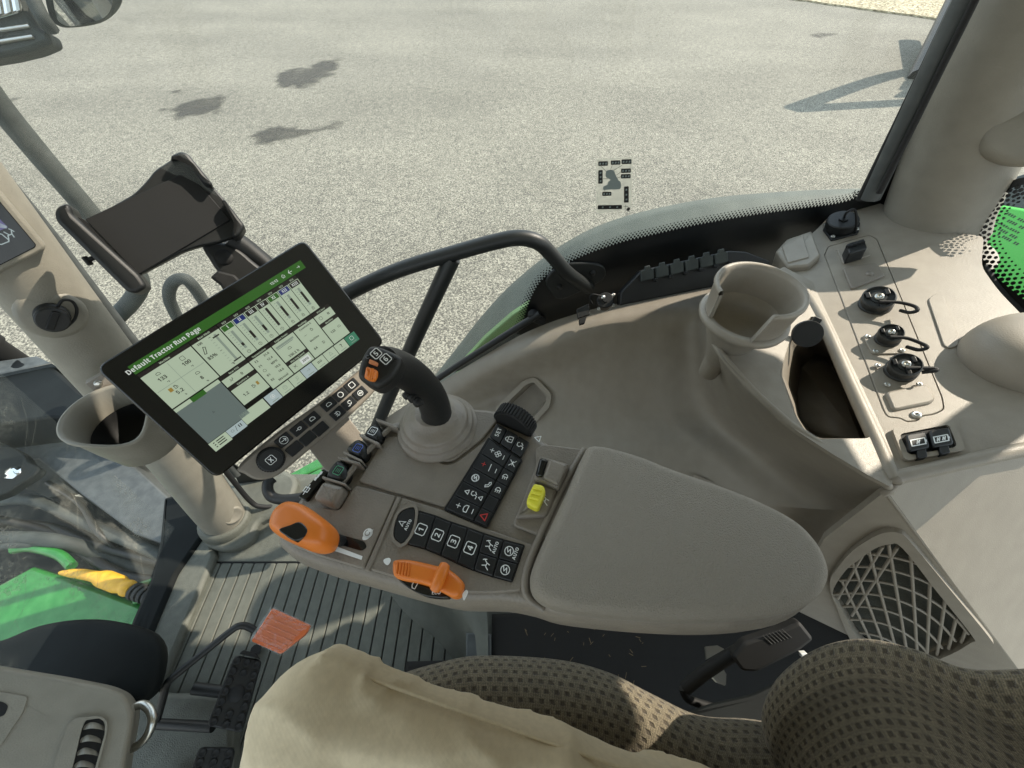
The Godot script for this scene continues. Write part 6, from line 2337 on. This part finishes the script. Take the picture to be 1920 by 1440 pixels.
	for i in 3:
		R.call("s_dark", 0.035, 0.922 + i * 0.022, 0.078, 0.931 + i * 0.022, 0.0007)
		R.call("s_dark", 0.018, 0.922 + i * 0.022, 0.026, 0.931 + i * 0.022, 0.0007)
	R.call("s_ice", 0.10, 0.905, 0.195, 0.985, 0.0004)
	G.call("s_dark", "ring", 0.125, 0.94, 0.007)
	iline(L.s_dark, f, PackedVector2Array([S.call(0.142, 0.965), S.call(0.152, 0.918)]), 0.0006, 0.0010)
	R.call("s_dark", 0.163, 0.922, 0.168, 0.952, 0.0007)
	R.call("s_dark", 0.174, 0.922, 0.179, 0.952, 0.0007)
	R.call("s_light", 0.197, 0.862, 0.345, 0.975, 0.0004)
	for i in 8:
		var s0 := 0.352 + i * 0.0815
		R.call("s_teal" if i == 7 else ("s_ice" if i in [0, 3] else "s_light"), s0, 0.862, s0 + 0.078, 0.965, 0.0004)
		if i == 4:
			TX.call("s_dark", "ISO", s0 + 0.04, 0.905, 0.013)
		elif i == 6:
			TX.call("s_dark", "?", s0 + 0.04, 0.905, 0.022)
		else:
			G.call("s_white" if i in [0, 7] else "s_mid", ["swirl", "clock", "zig", "arrow", "", "tri", "", "box"][i], s0 + 0.04, 0.905, 0.011)
		R.call("s_mid", s0 + 0.02, 0.945, s0 + 0.06, 0.952, 0.0007)
	for k in L:
		if L[k].commit_to_arrays()[Mesh.ARRAY_VERTEX] == null:
			continue
		obj({"s_light": "header_text", "s_mid": "page_lines", "s_grey": "scale_ticks", "s_green": "green_tags", "s_dark": "page_text", "s_white": "title_text", "s_blue": "blue_tags", "s_amber": "amber_icons", "s_teal": "teal_tile", "s_ice": "pale_tiles"}[k], L[k], M[k], so).set_meta("kind", "stuff")
	# key strip under the screen
	var kf := up(f, -0.012)
	st = mb()
	slab(st, kf, smooth(fp(kf, [448, 874, 520, 812, 600, 755, 680, 690, 725, 660, 730, 690, 702, 735, 645, 790, 575, 848, 530, 886, 505, 898, 480, 900, 460, 890]), 4), -0.022, 0.0, 0.004)
	var stp := obj("key_strip", st, M.console, o)
	var ink := mb()
	var syms := ["arrow", "wrench", "engine", "engine", "ring", "box", "", "", "", "lamp", "zig", "eye"]
	var cs := [[532, 825], [560, 804], [585, 785], [616, 758], [638, 740], [659, 722], [552, 841], [577, 822], [601, 804], [633, 775], [654, 756], [675, 737]]
	for i in 12:
		var m := fpt(kf, cs[i][0], cs[i][1])
		var pr := fpt(kf, 532, 825).distance_to(fpt(kf, 560, 804))
		st = mb()
		slab(st, kf, rounded(rect(pr * 0.86, pr * 0.62, m), 0.002), -0.002, 0.003, 0.0012)
		obj("key", st, M.key, stp)
		if syms[i] != "":
			glyph(ink, up(kf, 0.0031), syms[i], m, 0.0046, 0.0003, 0.2)
			if i == 0:
				glyph(ink, up(kf, 0.0031), "ring", m, 0.0062, 0.0003, 0.12)
	var dc := fpt(kf, 508, 861)
	st = mb()
	lathe_hard(st, Transform3D(kf.basis, at(kf, dc)), [[0.0205, 0], [0.0205, 0.004], [0.018, 0.009], [0.0165, 0.0095], [0.016, 0.0085], [0.0, 0.0085]], 36)
	var dial := obj("dial", st, M.black, o)
	for i in 30:
		st = mb()
		var a := TAU * i / 30
		slab(st, Transform3D(kf.basis, at(kf, dc)), rounded(rect(0.0016, 0.0016, Vector2(cos(a), sin(a)) * 0.0193), 0.0004, 1), 0.002, 0.0085, 0.0003, 1)
		obj("dial_tooth", st, M.rubber, dial)
	glyph(ink, up(kf, 0.0087), "box", dc, 0.0062, 0.0003, 0.14)
	itext(ink, up(kf, 0.0087), "X", dc, 0.007)
	obj("key_symbols", ink, M.white, o).set_meta("kind", "stuff")
	st = mb()
	var bf := up(f, -0.045)
	slab(st, bf, fp(bf, [575, 835, 650, 778, 690, 830, 620, 895]), -0.012, 0.0, 0.002)
	obj("support_arm", st, M.console, o)

func build_tablet_holder() -> void:
	var o := thing("tablet_holder", "empty black spring-clamp tablet holder above the monitor", "holder", Vector3.ZERO)
	var f := frame(Vector3(-0.576, 2.526, -0.592), Vector3(0.66, 0.10, -0.74), Vector3(0.50, 0.62, 0.60))
	var st := mb()
	slab(st, f, rounded(fp(f, [161, 413, 250, 363, 272, 341, 290, 318, 318, 300, 338, 285, 360, 297, 398, 347, 421, 374, 459, 424, 449, 440, 408, 455, 375, 461, 342, 472, 259, 516]), 0.008, 4), -0.012, 0.0, 0.003)
	obj("back_plate", st, M.black, o)
	st = mb()
	slab(st, f, rounded(fp(f, [159, 411, 352, 320, 432, 412, 259, 515], 0.003), 0.002), 0.0, 0.003, 0.001)
	obj("grip_mat", st, M.rubber, o)
	for p in [[[319, 301, 320, 291, 338, 283, 352, 287, 398, 344, 396, 349, 380, 342, 358, 310, 340, 299]], [[415, 376, 421, 373, 460, 424, 450, 441, 436, 447, 436, 430, 440, 418]]]:
		st = mb()
		slab(st, f, rounded(fp(f, p[0], 0.022), 0.005, 3), -0.008, 0.024, 0.005, 3)
		obj("corner_clamp", st, M.black, o)
	st = mb()
	slab(st, f, rounded(fp(f, [102, 397, 108, 387, 126, 380, 134, 391, 136, 402, 262, 516, 276, 538, 256, 550, 238, 547, 104, 414], 0.015), 0.006, 4), -0.014, 0.018, 0.006, 3)
	obj("side_clamp", st, M.black, o)
	st = mb()
	slab(st, f, fp(f, [132, 402, 158, 412, 258, 516, 250, 522], 0.002), -0.006, 0.002)
	obj("slide_rail", st, M.rubber, o)
	st = mb()
	tube(st, PackedVector3Array([qf(f, 185, 478, -0.01), qf(f, 166, 488, -0.01)]), 0.0035, 8)
	tube(st, PackedVector3Array([qf(f, 158, 482, -0.01), qf(f, 170, 496, -0.01)]), 0.004, 8)
	obj("thumb_screw", st, M.rubber, o)
	var m := Vector3(0.529, 0.687, 0.4985)
	st = mb()
	slab(st, up(f, -0.02), smooth(fp(up(f, -0.02), [378, 458, 405, 452, 440, 462, 470, 485, 500, 520, 440, 560, 415, 520, 396, 492]), 4), -0.02, 0.0, 0.006)
	obj("arm_socket", st, M.black, o)
	st = mb()
	tube(st, path3([qf(f, 430, 445, -0.03), qf(f, 465, 470, -0.04), qf(f, 510, 510, -0.05), qf(f, 545, 560, -0.06)]), 0.019, 12)
	obj("arm", st, M.black, o)
	st = mb()
	lathe(st, Transform3D(f.basis, qf(f, 420, 482, -0.02)), [[0.014, 0], [0.012, 0.003], [0.0, 0.0035]], 20)
	obj("arm_boss", st, M.rubber, o)
	st = mb()
	slab(st, f, rounded(fp(f, [394, 520, 408, 507, 440, 515, 455, 530, 420, 548, 413, 534], -0.01), 0.003), -0.03, -0.008, 0.004)
	obj("clamp_knob", st, M.rubber, o)

func build_front_pillar() -> void:
	var o := thing("front_pillar", "beige front cab pillar rising from the floor beside the monitor", "pillar", Vector3.ZERO)
	var st := mb()
	tube(st, path3([Vector3(-0.858, 1.66, -0.380), Vector3(-0.846, 1.80, -0.406), Vector3(-0.825, 2.1, -0.470), Vector3(-0.80, 2.498, -0.546), Vector3(-0.763, 3.05, -0.65)], 8), 0.056, 28)
	obj("column", st, M.beige, o)
	st = mb()
	tube(st, path3([Vector3(-0.858, 1.675, -0.384), Vector3(-0.854, 1.70, -0.388), Vector3(-0.852, 1.715, -0.39)]), [0.07, 0.07, 0.07, 0.07, 0.07, 0.07, 0.069, 0.068, 0.067, 0.066, 0.064, 0.062, 0.058], 28)
	obj("base_collar", st, M.floor, o)
	st = mb()
	lathe(st, frame(qx(436, 966, -0.80), Vector3(0, 0.5, -1), Vector3(0.75, 0.25, 0.45)), [[0.026, -0.02], [0.026, 0.003], [0.022, 0.006], [0.019, 0.004], [0.0, 0.005]], 28)
	obj("round_plug", st, M.beige, o)
	# corner display
	o = thing("corner_display", "small dark corner display in a beige bezel on the front pillar", "display", Vector3.ZERO)
	var f := frame(qx(40, 440, -0.735), Vector3(0.60, 0.05, -0.75), Vector3(0.72, 0.25, 0.62))
	st = mb()
	var dc := fpt(f, 90, 466)
	var e1 := (fpt(f, 0, 357) - dc).normalized()
	var e2 := (fpt(f, 0, 513) - dc).normalized()
	slab(st, f, rounded(PackedVector2Array([dc, dc + e1 * 0.17, dc + e1 * 0.17 + e2 * 0.125, dc + e2 * 0.125]), 0.008), -0.03, 0.0, 0.004)
	obj("bezel", st, M.beige, o)
	st = mb()
	var dd := dc + (e1 + e2) * 0.0085
	slab(st, f, rounded(PackedVector2Array([dd, dd + e1 * 0.153, dd + e1 * 0.153 + e2 * 0.108, dd + e2 * 0.108]), 0.005), 0.0, 0.0015, 0.001)
	obj("screen", st, M.gloss, o)
	var i1 := mb()
	ipoly(i1, up(f, 0.0017), fp(up(f, 0.0017), [-22, 400, 0, 411, 15, 426, 0, 432, -22, 442]))
	obj("lit_bars", i1, M.s_violet, o)
	i1 = mb()
	for k in 4:
		iline(i1, up(f, 0.002), fp(up(f, 0.002), [-6, 420 + k * 2.6 - 3, 12, 424 + k * 1.2]), 0.0008)
	glyph(i1, up(f, 0.002), "hitch", fpt(f, 18, 438), 0.006, 0.0003, 0.2)
	glyph(i1, up(f, 0.002), "box", fpt(f, 1, 448), 0.006, 0.0003, 0.2)
	obj("lit_symbols", i1, M.s_ice, o)
	# socket on the pillar
	o = thing("pillar_socket", "black capped socket with a looped tether on the front pillar", "socket", Vector3.ZERO)
	var sp := qx(98, 592, -0.765)
	f = frame(sp, Vector3(0.2, 0.5, -0.8), Vector3(0.72, 0.22, 0.66))
	st = mb()
	lathe_hard(st, f, [[0.021, -0.02], [0.021, 0.004], [0.0185, 0.007], [0.0185, 0.012], [0.020, 0.013], [0.020, 0.026], [0.018, 0.028], [0.0, 0.028]], 28)
	obj("cap", st, M.black, o)
	st = mb()
	slab(st, f, rounded(rect(0.03, 0.009), 0.002), 0.027, 0.034, 0.001)
	obj("cap_wing", st, M.rubber, o)
	st = mb()
	tube(st, path3([qx(108, 575, -0.745), qx(118, 563, -0.735), qx(135, 565, -0.735), qx(144, 580, -0.735), qx(140, 598, -0.74), qx(126, 612, -0.745)]), 0.0022, 8)
	obj("tether", st, M.rubber, o)
	st = mb()
	lathe(st, up(f, -0.012), [[0.042, -0.01], [0.041, 0.004], [0.034, 0.009], [0.0, 0.010]], 28)
	obj("boss", st, M.beige, o)
	# cup fixed to the pillar
	o = thing("pillar_cup", "beige open cup holder with a wavy lip fixed to the front pillar", "cup holder", Vector3.ZERO)
	var cf := frame(Vector3(-0.695, 2.195, -0.366), Vector3.RIGHT, Vector3.UP)
	var rings := []
	for p in [[0.0, 0.002], [0.044, 0.0], [0.052, 0.006], [0.057, 0.05], [0.060, 0.098], [0.0635, 0.104], [0.0632, 0.109], [0.060, 0.110], [0.0565, 0.105], [0.053, 0.05], [0.048, 0.008], [0.0, 0.006]]:
		var ring := PackedVector3Array()
		for k in 48:
			var a := TAU * k / 48
			# lip dips on the driver's side
			var dip := 0.030 * exp(-pow(wrapf(a - 5.6, -PI, PI) / 0.62, 2.0)) * smoothstep(0.03, 0.1, p[1])
			ring.append(cf * Vector3(cos(a) * maxf(p[0], 1e-4) * 1.08, sin(a) * maxf(p[0], 1e-4), p[1] - dip))
		rings.append(ring)
	st = mb()
	loft(st, rings)
	obj("cup", st, M.beige, o)
	st = mb()
	lathe(st, cf, [[0.0535, 0.062], [0.0515, 0.05], [0.047, 0.012], [0.0, 0.010]], 32)
	obj("rubber_liner", st, M.rubber, o)
	st = mb()
	var pf := frame(qx(195, 722, -0.735), Vector3(0.6, 0.1, -0.7), Vector3(0.65, 0.3, 0.7))
	slab(st, pf, fp(pf, [160, 720, 196, 700, 226, 725, 186, 742]), -0.02, 0.0, 0.001)
	obj("mount_plate", st, M.console, o)
	st = mb()
	lathe(st, Transform3D(pf.basis, qf(pf, 184, 719)), [[0.006, 0], [0.005, 0.003], [0.0, 0.002]], 14)
	obj("screw", st, M.steel, o)
	# rear pillar
	o = thing("rear_pillar", "thick rounded taupe rear pillar with dark seals at the window edge", "pillar", Vector3.ZERO)
	var pp := path3([Vector3(0.885, 2.40, -0.745), Vector3(0.867, 2.454, -0.765), Vector3(0.83, 2.59, -0.79), Vector3(0.79, 2.734, -0.815), Vector3(0.76, 3.05, -0.86)], 8)
	st = mb()
	tube(st, pp, 0.084, 40)
	obj("column", st, M.beige, o)
	st = mb()
	var c0 := Vector3(0.872, 2.432, -0.758)
	lathe(st, frame(c0, Vector3.RIGHT, Vector3(-0.15, 1, -0.12)), [[0.128, -0.062], [0.115, -0.054], [0.103, -0.045], [0.096, -0.036], [0.0925, -0.022], [0.0905, -0.014], [0.085, -0.012]], 40)
	obj("base_collar", st, M.taupe, o)
	st = mb()
	tube(st, path3([q(1632, 372, -0.735), q(1680, 270, -0.745), q(1740, 145, -0.755), q(1822, -25, -0.77), q(1900, -190, -0.78)], 4), 0.016, 8)
	obj("window_channel", st, M.plate, o)
	st = mb()
	tube(st, path3([q(1648, 362, -0.715), q(1698, 265, -0.725), q(1758, 143, -0.735), q(1838, -20, -0.745), q(1915, -190, -0.75)], 4), 0.005, 8)
	obj("rubber_seal", st, M.rubber, o)
	st = mb()
	tube(st, path3([q(1612, 375, -0.745), q(1668, 262, -0.755), q(1730, 135, -0.765), q(1808, -28, -0.78), q(1885, -190, -0.79)], 4), 0.007, 8)
	obj("rubber_seal", st, M.rubber, o)
	st = mb()
	var hf := frame(Vector3(0.80, 2.585, -0.70), Vector3(0.5, -0.3, 0.7), Vector3(-0.55, 0.35, 0.75))
	dome(st, hf, smooth(fp(hf, [1843, 290, 1836, 255, 1846, 225, 1880, 210, 1960, 190, 2020, 240, 1990, 300, 1900, 312]), 4), -0.015, 0.02, 0.6, 0.4, 8)
	obj("belt_guide", st, M.beige, o)
	st = mb()
	slab(st, hf, smooth(fp(hf, [1822, 290, 1818, 255, 1832, 222, 1875, 202, 1960, 180, 2030, 240, 1990, 310, 1890, 300]), 4), -0.03, -0.012, 0.004)
	obj("guide_base", st, M.taupe, o)

func build_pedals() -> void:
	var f := frame(Vector3(-0.62, 1.76, 0), Vector3(0, 0, 1), Vector3(0.45, 0.88, 0.05))
	for k in 2:
		var a: Array = [440, 1228, 492, 1238, 454, 1375, 387, 1361] if k == 0 else [372, 1402, 442, 1403, 412, 1530, 330, 1530]
		var o := thing("brake_pedal", ["black studded brake pedal beside the orange pedal", "black studded brake pedal farther from the orange pedal, by the steering column"][k], "pedal", Vector3.ZERO, "studded pedals")
		var st := mb()
		slab(st, f, rounded(fp(f, a), 0.010, 4), -0.012, 0.0, 0.003)
		obj("pad", st, M.black, o)
		if k == 0:
			st = mb()
			slab(st, f, rounded(fp(f, [448, 1226, 455, 1219, 480, 1224, 488, 1236], 0.004), 0.003), -0.01, 0.004, 0.002)
			obj("heel_stop", st, M.rubber, o)
		for j in 7:
			for i in 3:
				if i == 1 and j in [2, 3, 4]:
					continue
				var p := lerp4(a, [0.15, 0.5, 0.85][i], 0.07 + 0.143 * j)
				st = mb()
				lathe(st, Transform3D(f.basis, qf(f, p[0], p[1])), [[0.0078, 0], [0.0074, 0.004], [0.0055, 0.0055], [0.0045, 0.0045], [0.0, 0.004]], 14)
				obj("stud", st, M.rubber, o)
		st = mb()
		var p2 := lerp4(a, 0.5, 0.5)
		lathe(st, Transform3D(f.basis, qf(f, p2[0], p2[1])), [[0.016, 0], [0.015, 0.002], [0.0, 0.002]], 24)
		obj("medallion", st, M.rubber, o)
		st = mb()
		tube(st, path3([qf(f, p2[0], p2[1], -0.01), qf(f, p2[0], p2[1], -0.05), qf(f, p2[0] - 80, p2[1] - 10, -0.08)]), 0.012, 10)
		obj("pedal_arm", st, M.black, o)
	var o2 := thing("orange_pedal", "orange pedal still wrapped in clear film on a bent black rod", "pedal", Vector3.ZERO)
	var of := frame(q(527, 1182, 1.80), Vector3(0.8, 0, 0.4), Vector3(0.25, 0.95, 0.1))
	var st2 := mb()
	slab(st2, of, rounded(fp(of, [510, 1140, 583, 1173, 573, 1190, 526, 1227, 470, 1202]), 0.005), -0.016, 0.0, 0.003)
	obj("pad", st2, M.amber, o2)
	for i in 6:
		st2 = mb()
		var s := i / 5.0
		tube(st2, PackedVector3Array([qf(of, lerpf(508, 474, s), lerpf(1148, 1198, s), 0.0), qf(of, lerpf(572, 530, s), lerpf(1176, 1220, s), 0.0)]), 0.0022, 6)
		obj("tread_rib", st2, M.amber, o2)
	# crinkled clear film round the pad
	var nz := FastNoiseLite.new()
	nz.seed = 9
	nz.frequency = 55.0
	var rows := []
	var a4 := [508, 1136, 588, 1172, 527, 1231, 466, 1200]
	for j in 15:
		var r := []
		for i in 19:
			var uv := lerp4(a4, i / 18.0, j / 14.0)
			var e := minf(minf(i, 18 - i) / 4.0, minf(j, 14 - j) / 3.0)
			var p := qf(of, uv[0], uv[1], 0.0)
			r.append(p + of.basis.z * (0.003 + 0.005 * absf(nz.get_noise_3d(p.x, p.y, p.z)) - 0.006 * maxf(0.0, 1.0 - e)))
		rows.append(r)
	st2 = mb()
	net(st2, rows, 2, 2, Vector2.ZERO, true)
	obj("clear_film", st2, M.film, o2)
	st2 = mb()
	tube(st2, path3([q(478, 1182, 1.80), q(462, 1174, 1.81), q(448, 1174, 1.82), q(434, 1182, 1.82), q(390, 1217, 1.82), q(340, 1257, 1.82), q(322, 1272, 1.82), q(312, 1286, 1.80), q(300, 1330, 1.76), q(294, 1350, 1.74)], 5), 0.0075, 12)
	obj("rod", st2, M.black, o2)
	st2 = mb()
	tube(st2, PackedVector3Array([q(480, 1218, 1.68), q(478, 1222, 1.665)]), 0.012, 10)
	tag(obj("pedal_stop", st2, M.rubber), "small rubber stop on the mat under the orange pedal", "stop")

func build_steering() -> void:
	var o := thing("steering_console", "beige steering console with a louvred air vent", "dashboard", Vector3.ZERO)
	var f := frame(qx(120, 1350, -0.75), Vector3(0, 0, 1), Vector3(0.55, 0.83, 0.0))
	var st := mb()
	slab(st, f, rounded(fp(f, [-120, 1232, 0, 1252, 100, 1268, 200, 1288, 236, 1304, 250, 1335, 245, 1375, 232, 1440, 222, 1560, -120, 1560]), 0.02, 5), -0.16, 0.0, 0.007, 4)
	obj("shell", st, M.beige, o)
	st = mb()
	slab(st, f, rounded(fp(f, [-40, 1292, 8, 1298, 53, 1306, 44, 1335, 2, 1398, -40, 1420], 0.002), 0.004), 0.0, 0.002, 0.001)
	obj("side_panel", st, M.beige, o)
	st = mb()
	slab(st, f, rounded(fp(f, [-30, 1312, 6, 1316, 16, 1324, 8, 1342, -30, 1352], 0.0024), 0.004), 0.002, 0.0026)
	obj("slot", st, M.rubber, o)
	st = mb()
	var fr0 := rounded(fp(f, [126, 1362, 140, 1346, 188, 1342, 202, 1352, 201, 1374, 182, 1445, 172, 1500, 84, 1500, 100, 1440], 0.004), 0.006)
	var fr1 := rounded(fp(f, [153, 1368, 160, 1350, 186, 1346, 197, 1354, 197, 1374, 178, 1442, 168, 1490, 122, 1490, 136, 1440], 0.004), 0.004)
	holed(st, f, fr0, [fr1], 0.0, 0.006)
	obj("vent_frame", st, M.beige, o)
	st = mb()
	slab(st, f, fr1, -0.002, 0.0006)
	obj("vent_throat", st, M.rubber, o)
	for i in 6:
		st = mb()
		var v := 1362.0 + i * 24
		var u := 156.0 - i * 6
		var a := [qf(f, u, v, 0.0), qf(f, u + 14, v - 8, 0.003), qf(f, u + 28, v - 6, 0.003), qf(f, u + 40, v, 0.0)]
		var b := [qf(f, u, v + 7, 0.002), qf(f, u + 14, v + 4, 0.010), qf(f, u + 28, v + 5, 0.010), qf(f, u + 40, v + 8, 0.002)]
		net(st, [a, b], 4, 2)
		obj("louvre", st, M.beige, o)
	st = mb()
	tube(st, path3([q(238, 1338, 1.90), q(252, 1326, 1.90), q(268, 1321, 1.90), q(282, 1332, 1.90), q(286, 1352, 1.90), q(278, 1376, 1.89), q(262, 1395, 1.88), q(244, 1404, 1.87), q(228, 1406, 1.86)], 6), 0.0072, 12)
	tag(obj("steel_ring", st, M.steel), "bright bent steel loop beside the steering console", "handle")
	st = mb()
	var bf := frame(Vector3(-0.72, 1.68, 0.15), Vector3.RIGHT, Vector3.UP)
	slab(st, bf, fp(bf, [225, 1292, 320, 1300, 395, 1300, 440, 1320, 440, 1700, 100, 1700]), -0.03, 0.012, 0.01)
	tag(obj("pedal_platform", st, M.floor), "dark grey platform under the studded pedals", "platform")
	st = mb()
	tube(st, PackedVector3Array([q(285, 1357, 1.72), q(400, 1363, 1.74)]), 0.010, 10)
	tag(obj("pedal_shaft", st, M.black), "black pedal shaft running to the studded pedal", "shaft")
